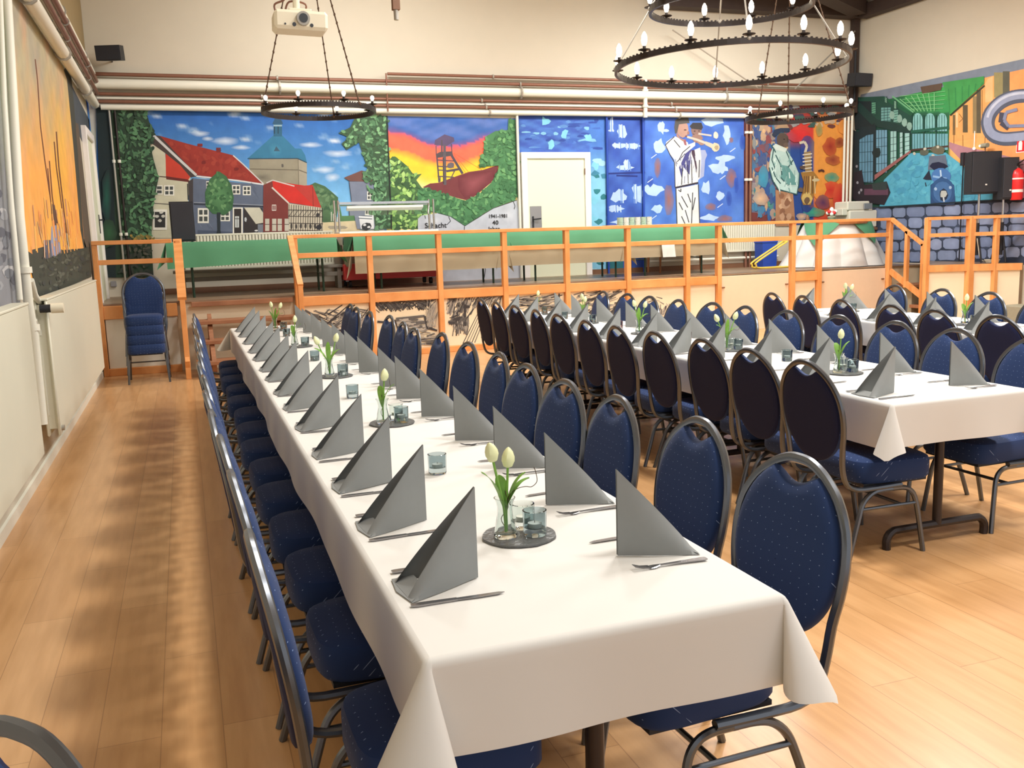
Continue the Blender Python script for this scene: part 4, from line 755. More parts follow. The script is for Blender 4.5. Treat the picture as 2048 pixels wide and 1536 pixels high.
# left stairs
t = empty('stage_stairs', (.6, 12.0, 0)); tag(t, 'brown wooden steps up to the stage between two slanting handrails', 'stairs')
for k, (y0, y1, z) in enumerate(((11.45, 11.78, .20), (11.72, 12.05, .42), (12.0, 12.33, .64))):
    b = MB(); b.box(-.55, .70, y0 - 12, y1 - 12, z - .045, z, .004); build('tread', b, M['step_wood'], t)
b = MB(); b.box(-.55, .70, .33, .38, .80, .86, .004); build('tread', b, M['step_wood'], t)
for x in (-.35, .48): b = MB(); b.beam((x, -.5, .12), (x, .3, .66), .05, .12); b.box(x - .03, x + .03, .2, .26, 0, .62); b.box(x - .03, x + .03, -.35, -.3, 0, .2); build('stringer', b, M['step_wood'], t)
def handrail(label, x, pw, y0, z0, y1, z1, extra=()):
    t = empty('stair_handrail', (x, y0, 0)); tag(t, label, 'handrail')
    b = MB(); b.beam((0, 0, z0), (0, y1 - y0, z1), pw, .05); build('handrail', b, M['rail'], t)
    for yy, zb, zt in extra: b = MB(); b.box(-.03, .03, yy - .03, yy + .03, zb, zt, .003); build('post', b, M['rail'], t)
    return t
t = handrail('slanting pine handrail of the brown steps on the side toward the stacked chairs', -.05, .10, yf, 1.63, 11.55, .95, [(-.05, 0, 1.63), (-.42, 0, 1.30), (-.80, 0, .95)])
b = MB(); b.beam((0, -.1, .72), (0, -.85, .16), .05, .14); build('stringer_board', b, M['rail'], t)
t = handrail('slanting pine handrail of the brown steps, next to the charcoal drawings', 1.31, .07, yf - .1, 1.63, 11.50, 1.04, [(-.45, 0, 1.30), (-.76, 0, 1.04)])
# right stairs
t = handrail('slanting pine handrail with slats beside the painted stone wall', 10.808, .06, yf - .1, 1.63, 11.58, 1.22, [(-.35, .55, 1.44), (-.70, 0, 1.24)])
b = MB(); b.beam((0, 0, .80), (0, -.72, .42), .04, .09); build('lower_rail', b, M['rail'], t)
t = empty('stage_stairs', (11.0, 11.9, 0)); tag(t, 'small brown and grey steps beside the painted stone wall', 'stairs')
for y0, y1, z in ((-.35, 0.0, .28), (-.05, .30, .60)): b = MB(); b.box(-.15, .40 - .12 * (z < .4), y0, y1, z - .05, z, .004); build('tread', b, M['step_wood'], t)
b = MB(); b.box(-.10, .3, .0, .28, 0, .55); build('stringer', b, M['grey_cloth'], t)
# side stage railing (angled)
t = empty('stage_railing', (P1[0], P1[1], 0) if False else (10.45, 11.2, 0)); tag(t, 'short angled pine railing in front of the loudspeaker stands', 'railing')
q = [(0, -.06), (.57, -.31), (1.16, -.70)]
for (a, b_) in zip(q, q[1:]):
    for nm, z, h, w in (('top_rail', 1.615, .045, .09), ('mid_rail', 1.37, .055, .06), ('fascia_board', .88, .10, .06)):
        b = MB(); b.beam((a[0], a[1], z), (b_[0], b_[1], z), w, h); build(nm, b, M['rail'], t)
for k, (x, y) in enumerate(q[:2] + [(.86, -.50)]): b = MB(); w = .05 if k == 1 else .035; b.box(x - w, x + w, y - w, y + w, 0, 1.63, .004); build('post', b, M['rail'], t)
for k, (a, b_) in enumerate(zip(q, q[1:])):
    b = MB(); b.beam((a[0] + 10.45, a[1] + 11.2 + .03, .43), (b_[0] + 10.45, b_[1] + 11.2 + .03, .43), .03, .80); tag(build('front_panel', b, M['cream']), ['cream front panel beside the small steps, below the speaker stands', 'cream front panel closest to the side wall, below the speaker stands'][k], 'panel')
b = MB(); b.box(11.05, 11.6, 9.75, 10.25, 0, .36, .02); tag(build('floor_box', b, M['grey_cloth'], None), 'low grey green box on the floor at the end of the far table', 'box')

# ---------------------------------------------------------------- things on the stage
def folding_table(label, x0, x1, y0, y1, z, legs, grp=None):
    t = empty('folding_table', ((x0 + x1) / 2, (y0 + y1) / 2, ZS + .02)); tag(t, label, 'table', grp); cx, cy = (x0 + x1) / 2, (y0 + y1) / 2; zz = z - ZS - .02
    b = MB(); b.box(x0 - cx, x1 - cx, y0 - cy, y1 - cy, zz - .03, zz, .004); build('tabletop', b, M['leg_wood'], t)
    for lx in legs:
        for sy in (-1, 1):
            l = MB(); yy = sy * ((y1 - y0) / 2 - .08); l.tube([(lx - cx, yy, 0), (lx - cx, yy, zz - .03)], .016, 8); build('leg', l, M['dark_green'], t)
        l = MB(); yy = (y1 - y0) / 2 - .08; l.tube([(lx - cx, -yy, .25), (lx - cx, yy, .25)], .010, 6); l.tube([(lx - cx, -yy, zz - .25), (lx - cx + .18, -yy, zz - .03)], .008, 6); build('brace', l, M['dark_green'], t)
    return t
M['dark_green'] = mat('green_steel_tube', (36, 62, 48), 0.4, .3)
def drape(name, label, x0, x1, y0, y1, z, df, m_, db=.18, ripple=.012, slope=0.0, group=None):
    """cloth lying on a table, hanging df at the front and db behind"""
    o = empty(name, (x0, y0, z)) if False else None
    nx = max(8, int((x1 - x0) / .06)); prof = [(-.012, -df), (-.014, -df * .66), (-.013, -df * .33), (-.008, -.01), (0.0, .004), (.05, .005), ((y1 - y0) - .05, .005), (y1 - y0, .004), (y1 - y0 + .012, -.01), (y1 - y0 + .014, -db)]
    mb = MB(); n = len(prof)
    for i in range(nx + 1):
        u = i / nx; x = x0 + (x1 - x0) * u; k = 1 + slope * (u - .5)
        for (yy, zz) in prof:
            hang = max(0, -zz) / max(df, .01); yo = ripple * hang * math.sin(x * 9 + 1.3 * math.sin(x * 2.3)) - .02 * hang
            if yy > (y1 - y0) / 2: yo = -yo
            mb.v.append((x, y0 + yy + yo, z + zz * (k if zz < -.02 else 1)))
    for i in range(nx):
        for j in range(n - 1): a = i * n + j; mb.f.append((a, a + n, a + n + 1, a + 1))
    for i, xs, sg in ((0, x0, -1), (nx, x1, 1)):  # end flaps
        k = len(mb.v); m2 = 8
        for j in range(m2 + 1):
            v = j / m2; yy = y0 + (y1 - y0) * v
            mb.v.append((xs, yy, z)); mb.v.append((xs + sg * (.03 + .10 * (v < .1)), yy - (.04 if v < .1 else 0), z - df * (1.15 if v < .1 else .8) - .02 * math.sin(v * 12)))
        for j in range(m2): a = k + 2 * j; mb.f.append((a, a + 1, a + 3, a + 2))
    return tag(build(name, mb, m_, None, True), label, 'tablecloth', group)
y0t, y1t = 12.95, 13.60
folding_table('folding table under green cloth near the ivy strip', -.15, 1.95, y0t, y1t, 1.60, [.1, 1.80])
drape('tablecloth', 'green cloth on the stage table carrying the black loudspeaker', -.20, 2.0, y0t - .01, y1t + .01, 1.605, .30, M['green'], slope=-.25)
for k, (a, b_, lg) in enumerate(((2.25, 4.40, [2.61, 4.33 - .06]), (4.42, 6.40, [4.93, 6.25]), (6.42, 8.02, [6.75, 7.75]))):
    folding_table(['folding table under green cloth in front of the buffet trolley', 'folding table under green cloth in front of the lettered rocks', 'folding table under green cloth in front of the stage door edge and blue panel'][k], a, b_, y0t, y1t, 1.60, lg)
    drape('tan_undercloth', ['tan undercloth showing below green cloth, before the buffet trolley', 'tan undercloth showing below green cloth, before the lettered rocks', 'tan undercloth showing below green cloth, under the plate stacks'][k], a - .02, b_ + .02, y0t - .01, y1t + .01, 1.604, [.50, .48, .44][k], M['tan'])
    drape('tablecloth', ['green cloth on the stage table before the buffet trolley', 'green cloth on the stage table before the lettered rocks', 'green cloth on the stage table with the plate stacks'][k], a - .03, b_ + .03, y0t - .03, y1t + .03, 1.612, .24, M['green'], slope=.1)
# wooden table with green cloth corner
t = empty('wooden_table', (7.75, 13.9, ZS + .02)); tag(t, 'small wooden table with tapered legs behind the plate table', 'table')
b = MB(); b.box(-.45, .45, -.28, .28, .68, .73, .006); build('tabletop', b, M['leg_wood'], t)
b = MB(); b.box(-.40, .40, -.24, -.21, .58, .68); b.box(-.40, .40, .21, .24, .58, .68); build('apron', b, M['leg_wood'], t)
for sx in (-1, 1):
    for sy in (-1, 1): l = MB(); l.tube([(sx * .38, sy * .21, 0), (sx * .36, sy * .20, .68)], [.014, .026], 8); build('leg', l, M['leg_wood'], t)
g = MB(); g.grid(lambda u, v: (7.25 + 1.0 * u, 13.61 - .02 * v, 1.62 - v * .34 * (1 - abs(2 * u - 1)) - .004 * math.sin(u * 20)), 12, 6); g.box(7.25, 8.25, 13.61, 14.18, 1.612, 1.622); tag(build('table_runner', g, M['green'], None, True), 'green cloth with a pointed corner hanging over the small wooden table', 'tablecloth')
# loudspeaker on left table
def speaker_box(name, w, d, h, taper=.7, grille=True):
    t = empty(name)
    b = MB(); b.prism([(-w / 2, -d / 2), (w / 2, -d / 2), (w / 2 * taper, d / 2), (-w / 2 * taper, d / 2)], 2, 0, h); build('cabinet', b, M['black'], t)
    g = MB(); g.box(-w / 2 + .015, w / 2 - .015, -d / 2 - .012, -d / 2, .02, h - .02, .004); build('grille', g, M['speaker_grille'], t)
    return t
M['speaker_grille'] = mat('speaker_grille', (44, 46, 54), 0.7, noise=.25, nscale=200)
s = speaker_box('loudspeaker', .30, .28, .52); s.location = (.03, 13.30, 1.617); tag(s, 'tall black loudspeaker standing on green stage table by the slate house mural', 'speaker')
f = MB(); [f.box(x, x + .03, y, y + .03, -.006, 0) for x in (-.12, .09) for y in (-.1, .07)]; build('foot', f, M['black'], s)
# bench and radiator behind the left table
t = empty('bench', (.9, 14.0, ZS + .02)); tag(t, 'long grey wooden bench standing low against the end wall under the radiator', 'bench')
b = MB(); b.box(-1.05, 1.35, -.2, .12, .30, .34, .005); build('seat', b, M['grey_bench'] if 'grey_bench' in M else mat('grey_bench', (134, 128, 116), .7, noise=.1, nscale=9), t)
M['grey_bench'] = t.children[0].data.materials[0]
b = MB(); b.box(-1.02, 1.32, -.17, -.14, .18, .24, .004); build('rail', b, M['grey_bench'], t)
for x in (-.95, 1.22): b = MB(); b.box(x, x + .06, -.18, .10, 0, .30, .004); build('leg', b, M['grey_bench'], t)
def back_rad(x0, x1, z0, z1, label):
    t = empty('wall_radiator', (x0, YB, z0)); tag(t, label, 'radiator')
    f = MB(); n = int((x1 - x0) / .045)
    prof = []
    for k in range(n): x = (x1 - x0) * k / n; f.box(x + .004, x + .041, -.11, -.06, .02, z1 - z0 - .02, .008)
    build('ribbed_panel', f, M['radiator'], t)
    g = MB(); g.box(0, x1 - x0, -.112, -.055, 0, .03); g.box(0, x1 - x0, -.112, -.055, z1 - z0 - .03, z1 - z0, .006); build('header', g, M['radiator'], t)
    h = MB(); [h.box(x, x + .04, -.06, 0, .1, z1 - z0 - .1) for x in (.2, x1 - x0 - .25)]; build('bracket', h, M['radiator'], t)
back_rad(.02, 2.15, 1.22, 1.72, 'cream ribbed radiator on the end wall behind the green table')
a, b_ = at(1395, 500, 1, YB - .08), at(1548, 500, 1, YB - .08)
back_rad(a[0], b_[0], 1.16, 1.66, 'cream ribbed radiator on the end wall under the trumpet mural')
a2 = at(1300, 500, 1, YB - .08); back_rad(a2[0], a[0] - .05, 1.16, 1.56, 'shorter cream ribbed radiator behind the small wooden table')
p_ = MB(); p_.tube([(a2[0], YB - .06, 1.05), (b_[0] + .1, YB - .06, 1.05)], .022, 8); tag(build('heating_pipe', p_, M['white'], None, True), 'white pipe along the end wall below the radiator by the trumpeters', 'pipe')
bb = MB(); bb.box(XL + .3, da[0], YB - .02, YB, ZS + .02, ZS + .1); bb.box(db[0], XR, YB - .02, YB, ZS + .02, ZS + .1); struct('baseboard_back', bb, M['brown'])
# buffet trolley
t = empty('buffet_trolley', (2.90, 13.92, ZS + .02)); tag(t, 'buffet trolley with red sides, white top and steel sneeze guard frame', 'trolley')
zz = lambda z: z - ZS - .02
b = MB(); b.box(-.74, .74, -.26, .26, zz(1.655), zz(1.69), .006); build('countertop', b, M['sign_white'], t)
b = MB(); b.box(-.70, .70, -.24, .24, zz(1.50), zz(1.655)); build('well', b, M['steel'], t)
b = MB(); b.box(-.70, .68, -.25, .25, zz(.99), zz(1.22), .008); build('red_panel', b, M['red'], t)
for x in (-.68, .62):
    for y in (-.22, .19): b = MB(); b.box(x, x + .04, y, y + .03, zz(.97), zz(1.52)); build('frame_post', b, M['grey_plate'], t)
for x in (-.62, .60):
    for y in (-.2, .2):
        w = MB(); w.tube([(x - .02, y, .055), (x + .02, y, .055)], .05, 14); cst = build('caster_wheel', w, M['black'], t, True)
        w = MB(); w.tube([(x, y, .06), (x, y, .10)], .02, 8); build('caster_fork', w, M['steel'], cst)
for x in (-.76, -.70, .66, .73): b = MB(); b.tube([(x, -.05, zz(1.69)), (x, -.05, zz(2.145))], .016, 10); build('guard_post', b, M['steel'], t, True)
b = MB(); b.box(-.69, .66, -.08, -.02, zz(2.085), zz(2.12)); build('guard_rail', b, M['steel'], t)
b = MB(); b.box(-.58, .56, -.10, -.04, zz(2.03), zz(2.06)); build('lamp_bar', b, M['sign_white'], t)
b = MB(); b.grid(lambda u, v: (-.68 + 1.34 * u, -.06 - .14 * v, zz(2.08) - .16 * v), 2, 3); build('glass_shield', b, M['glass'], t)
# plate stacks
x0 = at(1232, 450, 1, 13.2)[0]; x1 = at(1300, 450, 1, 13.2)[0]; n = 6
proto = None
for k in range(n):
    x = x0 + .045 + (x1 - x0 - .09) * k / (n - 1)
    b = MB(); prof = []
    for j in range(12): z = j * .014; prof += [(.040, z), (.052, z + .010)]
    b.lathe(prof, (0, 0, 0), 16)
    o = build('plate_stack', b, M['sign_white'] if k % 2 else M['mint'] if 'mint' in M else mat('mint_china', (205, 220, 205), .3), None, True); M['mint'] = M.get('mint') or o.data.materials[0]
    o.location = (x, 13.15, 1.62); tag(o, 'stack of small pale saucers in the row on the green stage table', 'plate stack', 'saucer stacks on the green stage table')
x = at(1218, 450, 1, 13.2)[0]; b = MB(); b.box(x - .10, x + .10, 13.05, 13.25, 1.62, 1.67, .008); tag(build('wooden_tray', b, M['leg_wood']), 'small light wooden box beside the saucer stacks', 'box')
g = MB(); g.grid(lambda u, v: (6.95 + .22 * u + .02 * v, 12.87 - .02 * v - .012 * math.sin(9 * u), 1.40 - .24 * v), 6, 5); tag(build('tea_towel', g, M['sign_white'], None, True), 'white cloth hanging from the green stage table beside its legs', 'towel')
# blue box and yellow stand
a, b_ = at(1520, 534, 1, 13.9), at(1550, 482, 1, 13.9)
bx_ = empty('blue_bin', ((a[0] + b_[0]) / 2, 13.95, ZS + .02)); tag(bx_, 'blue plastic bin between radiator and white draped table', 'bin'); w = (b_[0] - a[0]) / 2
m1 = MB(); m1.prism([(-w * .9, 0), (w * .9, 0), (w, .42), (-w, .42)], 1, -.12, .12); build('body', m1, M['blue_box'], bx_)
m1 = MB(); m1.box(-w - .01, w + .01, -.13, .13, .42, .45, .006); build('rim', m1, M['blue_box'], bx_)
pts = [at(u, v, 1, 13.55) for u, v in ((1566, 483), (1508, 522), (1504, 530), (1512, 536), (1568, 534))]; pts = [(p[0], p[1], max(p[2], ZS + .035)) for p in pts]
m1 = MB(); m1.tube(cr(pts, 4), .016, 8); m1.tube([(p[0], p[1] - .12, p[2]) for p in cr(pts, 4)], .016, 8); m1.tube([pts[0], (pts[0][0], pts[0][1] - .12, pts[0][2])], .016, 8); tag(build('floor_stand', m1, M['yellow'], None, True), 'yellow bent tube stand lying on the stage before the blue bin', 'stand')
# draped round table
cx, cy = 10.52, 13.30
t = empty('round_table', (cx, cy, ZS + .02)); tag(t, 'round table hidden under a long white cloth on the stage', 'table')
b = MB(); b.lathe([(.0, .70), (.52, .70), (.53, .735), (0, .74)], (0, 0, 0), 24, False); build('tabletop', b, M['leg_wood'], t)
b = MB(); b.tube([(0, 0, 0), (0, 0, .70)], .04, 10); build('pedestal', b, M['dark_metal'], t); b = MB(); b.lathe([(.28, 0), (.28, .03), (.05, .05)], (0, 0, 0), 16); build('base', b, M['dark_metal'], t)
def skirt(u, v):
    a_ = 2 * PI * u; fold = abs(math.sin(a_ * 5 + .6)) ** .7 * 1.2 - .6 + math.sin(a_ * 3 + 1) * .3
    if v < .15: r_ = .54 * v / .15; z = 1.632
    else: k = (v - .15) / .85; r_ = .54 + .34 * k ** 1.1 + .17 * fold * k; z = 1.63 - (1.63 - ZS - .03) * min(1, k * 1.02)
    return (cx + 1.02 * r_ * math.cos(a_), cy + .78 * r_ * math.sin(a_), max(z, ZS + .026))
g = MB(); g.grid(skirt, 120, 14); tag(build('long_tablecloth', g, M['cloth'], None, True), 'long white cloth falling in folds to the stage floor over the round table', 'tablecloth')
g = MB()
for a0 in (0.0, PI / 2, PI, 1.5 * PI):
    c_ = a0 + 2.1
    def tri(u, v, c_=c_): w = (u - .5) * 1.35 * (1 - v); r_ = .56 + .16 * v; return (cx + 1.02 * (r_ + .03) * math.cos(c_ + w), cy + .80 * (r_ + .03) * math.sin(c_ + w), 1.642 - .40 * v)
    g.grid(tri, 8, 6)
g.grid(lambda u, v: (cx + 1.03 * .575 * v * math.cos(2 * PI * u), cy + .80 * .575 * v * math.sin(2 * PI * u), 1.645), 24, 3)
tag(build('green_overlay', g, M['green'], None, True), 'green overlay cloth with pointed corners on the white draped table', 'tablecloth')
# ornament on the table
p0 = at(1663, 440, 1, 13.2); t = empty('flower_pot', (p0[0], 13.2, 1.65)); tag(t, 'small red and white flower arrangement on the draped table', 'flower pot')
b = MB(); b.lathe([(.05, 0), (.07, .05), (.06, .07)], (0, 0, 0), 12); build('pot', b, M['grey_cloth'], t, True)
for k in range(9): b = MB(); a_ = k * .7; b.ball((.07 * math.cos(a_), .05 * math.sin(a_), .10 + .02 * (k % 3)), .032, 8, 5); build('bloom', b, M['ext_red'] if k % 2 else M['sign_white'], t, True)
b = MB(); b.ball((0, 0, .17), .035, 8, 6, 1.4); build('bud', b, M['sign_white'], t, True)
p0 = at(1613, 445, 1, 13.35); b = MB(); b.lathe([(.03, 0), (.035, .05), (.02, .08), (.012, .10)], (p0[0] - .02, 13.3, 1.652), 12); tag(build('brown_jug', b, M['brown'], None, True), 'small brown jug on the draped table beside the flowers', 'jug')
# office printer on brown side table
t = empty('side_table', (11.33, 13.86, ZS + .02)); tag(t, 'dark brown side table carrying the office printer in the far corner', 'table')
b = MB(); b.box(-.36, .34, -.24, .24, .58, .63, .006); build('tabletop', b, M['brown'], t)
b = MB(); b.box(-.34, .32, -.20, .22, .36, .58); build('drawer_box', b, M['brown'], t)
for x in (-.33, .29):
    for y in (-.2, .18): b = MB(); b.box(x, x + .04, y, y + .04, 0, .58); build('leg', b, M['brown'], t)
t = empty('office_printer', (11.34, 13.84, ZS + .65)); tag(t, 'beige office printer on the brown side table in the far corner', 'printer')
b = MB(); b.box(-.27, .33, -.2, .2, 0, .30, .02); build('body', b, M['office'], t); b = MB(); b.box(-.30, .18, -.18, .18, .30, .46, .02); build('scanner_lid', b, M['office'], t); b = MB(); b.box(.02, .2, -.22, -.2, .32, .42, .004); build('control_panel', b, M['grey_plate'], t); b = MB(); b.box(-.38, -.27, -.15, .12, .22, .34, .01); build('paper_tray', b, M['office'], t); b = MB(); b.box(-.2, .2, -.215, -.2, .05, .1, .003); build('paper_slot', b, M['grey_plate'], t)
# PA loudspeakers on stands
def pa(label, lab2, x, y, zb, w, h, rz):
    t = empty('speaker_stand', (x, y, .93)); tag(t, lab2, 'speaker stand')
    b = MB(); b.tube([(0, 0, .35), (0, 0, zb - .93)], .018, 10); build('pole', b, M['steel'], t, True)
    b = MB(); b.tube([(0, 0, .12), (0, 0, .60)], .024, 10); build('sleeve', b, M['black'], t, True)
    for k in range(3): a_ = rz + .5 + k * 2 * PI / 3; b = MB(); b.tube([(0, 0, .55), (.14 * math.cos(a_), .14 * math.sin(a_), .014)], .013, 8); b.tube([(0, 0, .16), (.10 * math.cos(a_), .10 * math.sin(a_), .24)], .009, 6); build('leg', b, M['black'], t, True)
    s = speaker_box('loudspeaker', w, .3, h); s.location = (x, y, zb); s.rotation_euler = (0, 0, rz); tag(s, label, 'speaker')
    l = MB(); l.box(-.012, .012, -.170, -.162, .12, .14); build('badge', l, M['sign_white'], s)
    return s
pa('large black loudspeaker on a stand in front of the glass hall mural', 'black tripod stand under the larger loudspeaker', 11.28, 11.02, 1.955, .46, .61, -.25)
s = pa('second black loudspeaker between the large one and the fire extinguisher', 'black tripod stand under the loudspeaker beside the extinguisher', 11.52, 10.80, 1.86, .24, .60, -.3)
p0 = at(1936, 318, 1, 11.6); b = MB(); b.box(p0[0] - .04, p0[0] + .03, 11.66, 11.72, 2.42, 2.62, .005); b.beam((p0[0], 11.69, 2.42), (p0[0], 11.69, .94), .015, .015); tag(build('stand_light', b, M['black']), 'slim black lamp on a thin stand behind the large loudspeaker', 'light')
p0 = at(1971, 291, 0, XR - .12); t = empty('wall_spotlight', tuple(p0)); tag(t, 'small olive spotlight on a thin arm above the large loudspeaker', 'spotlight')
b = MB(); b.tube([(-.02, -.06, 0), (.0, .07, .0)], .035, 12); build('lamp_housing', b, M['grey_cloth'], t, True); b = MB(); b.tube([(0, 0, -.03), (0, 0, -.16), (.11, 0, -.2)], .008, 6); build('arm', b, M['brown'], t); b = MB(); b.ball((-.03, .075, 0), .018); build('bulb', b, M['bulb_clear'], t, True)
p0 = at(1948, 297, 0, XR - .04); b = MB(); b.ball(tuple(p0), .022); b.tube([tuple(p0 + Vector((0, 0, .02))), tuple(p0 + Vector((0, 0, .26)))], .004, 5); tag(build('hanging_bulb', b, M['bulb_clear'], None, True), 'tiny round bulb hanging in front of the orange wall painting', 'bulb')
# coiled cable
b = MB()
for k in range(4): b.tube([(11.42 + (.11 + .01 * k) * math.cos(t_ / 10 * 2 * PI) , 10.86 + .06 * math.sin(t_ / 10 * 2 * PI), .945 + .012 * k) for t_ in range(10)], .008, 6, True)
b.tube(cr([(11.36, 10.9, .95), (11.26, 10.92, 1.0), (11.24, 10.96, 1.2), (11.26, 11.0, 1.3)], 5), .008, 6); tag(build('coiled_cable', b, M['cable'], None, True), 'coiled white cable on the floor beside the speaker stands', 'cable')
# fire extinguisher and sign
p0 = at(2032, 400, 0, XR - .1); t = empty('fire_extinguisher', (XR - .10, p0[1], p0[2])); tag(t, 'red fire extinguisher hanging on the wall at the picture edge', 'fire extinguisher')
b = MB(); b.lathe([(.075, 0), (.085, .02), (.085, .36), (.07, .42), (.03, .45), (.03, .47)], (0, 0, 0), 20); build('cylinder', b, M['ext_red'], t, True)
b = MB(); b.lathe([(.0865, .295), (.0865, .315)], (0, 0, 0), 20, False); b.lathe([(.0865, .11), (.0865, .15)], (0, 0, 0), 20, False); build('label_band', b, M['sign_white'], t, True)
b = MB(); b.lathe([(.035, .46), (.03, .49), (.015, .52)], (0, 0, 0), 12); build('valve', b, M['dark_metal'], t, True); b = MB(); b.beam((-.02, .01, .50), (-.02, -.13, .57), .02, .012); b.beam((-.02, .01, .49), (-.02, -.11, .50), .02, .012); build('lever', b, M['dark_metal'], t)
b = MB(); b.tube(cr([(-.02, .02, .48), (-.10, .06, .42), (-.11, .05, .25), (-.095, .02, .08)], 5), .011, 8); build('hose', b, M['black'], t, True); b = MB(); b.box(.08, .10, -.03, .03, .3, .4); build('wall_bracket', b, M['dark_metal'], t)
q0, q1 = at(2032, 306, 0, XR - .005), at(2075, 268, 0, XR - .005); t = empty('extinguisher_sign', (XR - .001, q0[1], q0[2])); tag(t, 'red and white fire extinguisher sign above the extinguisher', 'sign'); W_ = q0[1] - q1[1]; H_ = q1[2] - q0[2]
b = MB(); b.box(-.006, 0, -W_, 0, 0, H_); build('border', b, M['sign_white'], t); b = MB(); b.box(-.008, -.006, -W_ + .012, -.012, .012, H_ - .012); build('red_face', b, M['sign_red'], t)
b = MB(); b.box(-.010, -.008, -W_ * .30, -W_ * .12, H_ * .14, H_ * .62); b.box(-.010, -.008, -W_ * .27, -W_ * .15, H_ * .62, H_ * .72); b.beam((-.009, -W_ * .21, H_ * .74), (-.009, -W_ * .34, H_ * .80), .002, .02); b.box(-.010, -.008, -W_ * .56, -W_ * .42, H_ * .14, H_ * .5); b.box(-.010, -.008, -W_ * .72, -W_ * .60, H_ * .16, H_ * .60); build('pictogram', b, M['sign_white'], t)
# small wall speakers
def small_speaker(label, x, y, z, w, h, rz, tilt, arm=True):
    t = empty('wall_speaker', (x, y, z)); tag(t, label, 'speaker')
    b = MB(); b.prism([(-w / 2, -.12), (w / 2, -.12), (w / 2 * .75, .12), (-w / 2 * .75, .12)], 2, -h / 2, h / 2); o = build('cabinet', b, M['black'], t); o.rotation_euler = (tilt, 0, rz)
    b = MB(); b.box(-w / 2 + .01, w / 2 - .01, -.13, -.12, -h / 2 + .01, h / 2 - .01); o2 = build('grille', b, M['speaker_grille'], t); o2.rotation_euler = (tilt, 0, rz)
    if arm: b = MB(); b.tube([(0, 0, 0), (-.02, .12, -.02), (-.02, YB - y, -.04)], .012, 6); build('bracket', b, M['dark_metal'], t)
small_speaker('small black speaker mounted high in the corner above the copper pipe', -.68, 13.95, 4.13, .33, .19, -.35, .15)
small_speaker('small black speaker mounted across the dark corner post', 11.44, 13.95, 4.07, .40, .22, .12, .1)
b = MB(); b.tube([(11.55, YB - .16, 3.75), (11.55, YB - .16, 4.6)], .02, 8); tag(build('speaker_bracket_pole', b, M['black'], None, True), 'short black pole in the corner holding the small speaker', 'bracket')
# socket
p0 = at(228, 572, 1, YB); b = MB(); p0 = at(227, 568, 1, YB - .02); tag(build('wall_socket', MB().box(p0[0] - .04, p0[0] + .04, YB - .03, YB - .006, p0[2] - .04, p0[2] + .04, .006), M['grey_plate']), 'small grey wall socket near the floor of the ivy strip', 'socket')
# ---------------------------------------------------------------- hanging things
def ring_chandelier(name, label, c, tiers, apex, dark, lit):
    """tiers: (dz, radius, lamps, phase, tilt dx, tilt dy)"""
    t = empty(name, c); tag(t, label, 'chandelier')
    for (dz, R, n, ph, tx, ty) in tiers:
        def pt(a, r=R, up=0.0): x, y = r * math.cos(a), r * math.sin(a); return Vector((x, y, dz + tx * x + ty * y + up))
        b = MB(); N = 64; h, w = .045, .012
        for k in range(N):
            a = 2 * PI * k / N
            b.v += [tuple(pt(a, R - w, -h / 2)), tuple(pt(a, R + w, -h / 2)), tuple(pt(a, R + w, h / 2)), tuple(pt(a, R - w, h / 2))]
        for k in range(N):
            j = (k + 1) % N
            for q in range(4): b.f.append((4 * k + q, 4 * j + q, 4 * j + (q + 1) % 4, 4 * k + (q + 1) % 4))
        # notched top edge
        for k in range(120):
            a = 2 * PI * k / 120; p = pt(a, R, h / 2 + .004); b.box(p[0] - .007, p[0] + .007, p[1] - .007, p[1] + .007, p[2] - .006, p[2] + .008)
        ring = build('ring', b, M['dark_metal'], t)
        for k in range(n):
            a = ph + 2 * PI * k / n; p = pt(a, R, h / 2)
            l = MB(); l.lathe([(.010, 0), (.012, .012), (.050, .022), (.052, .028), (.014, .030), (.013, .055)], p, 12); cup = build('candle_cup', l, M['dark_metal'], t, True)
            s_ = .80 if lit else .62
            l = MB(); l.lathe([(.009, .055), (.018, .068), (.026, .10), (.021, .14), (.008, .165), (.001, .170)] if lit else [(.008, .055), (.012, .06), (.024, .085), (.020, .105), (.004, .115)], p, 10); build('bulb', l, M['bulb'] if lit else M['bulb_clear'], cup, True)
    # chains
    top = Vector(apex) - Vector(c)
    lv = sorted(tiers, key=lambda q: q[0])
    for k in range(4 if len(tiers) > 1 else 3):
        a = 1.15 + k * 2 * PI / (4 if len(tiers) > 1 else 3); b = MB(); prev = None
        for i, (dz, R, n, ph, tx, ty) in enumerate(lv):
            x, y = R * math.cos(a), R * math.sin(a); p = Vector((x, y, dz + tx * x + ty * y + .02))
            if prev is not None: b.tube([prev, p], .007, 6)
            b.ball(p, .022, 8, 5); prev = p
        b.tube([prev, top], .007, 6); n_ = int((top - prev).length / .09)
        for i in range(n_): q = prev.lerp(top, (i + .5) / n_); b.ball(q, .012, 5, 4, 1.6)
        build('chain', b, M['lens_ring'] if lit else M['twig'], t)
    b = MB(); b.tube([top, (top[0], top[1], ZC - c[2])], .012, 8); b.ball(top, .035); build('hanger', b, M['dark_metal'], t)
    return t
ring_chandelier('ring_chandelier', 'large three-tier dark ring chandelier with lit candle bulbs', (4.72, 7.45, 2.985), [(0, 1.01, 14, .25, -.004, -.017), (.49, .70, 10, .1, 0, .02), (.98, .42, 6, .0, 0, 0)], (4.80, 7.55, 5.2), True, True)
ring_chandelier('ring_chandelier', 'small dark ring chandelier hanging before the church tower mural', (1.52, 10.5, 2.95), [(0, .60, 8, .3, 0, 0)], (1.48, 10.5, 5.1), True, False)
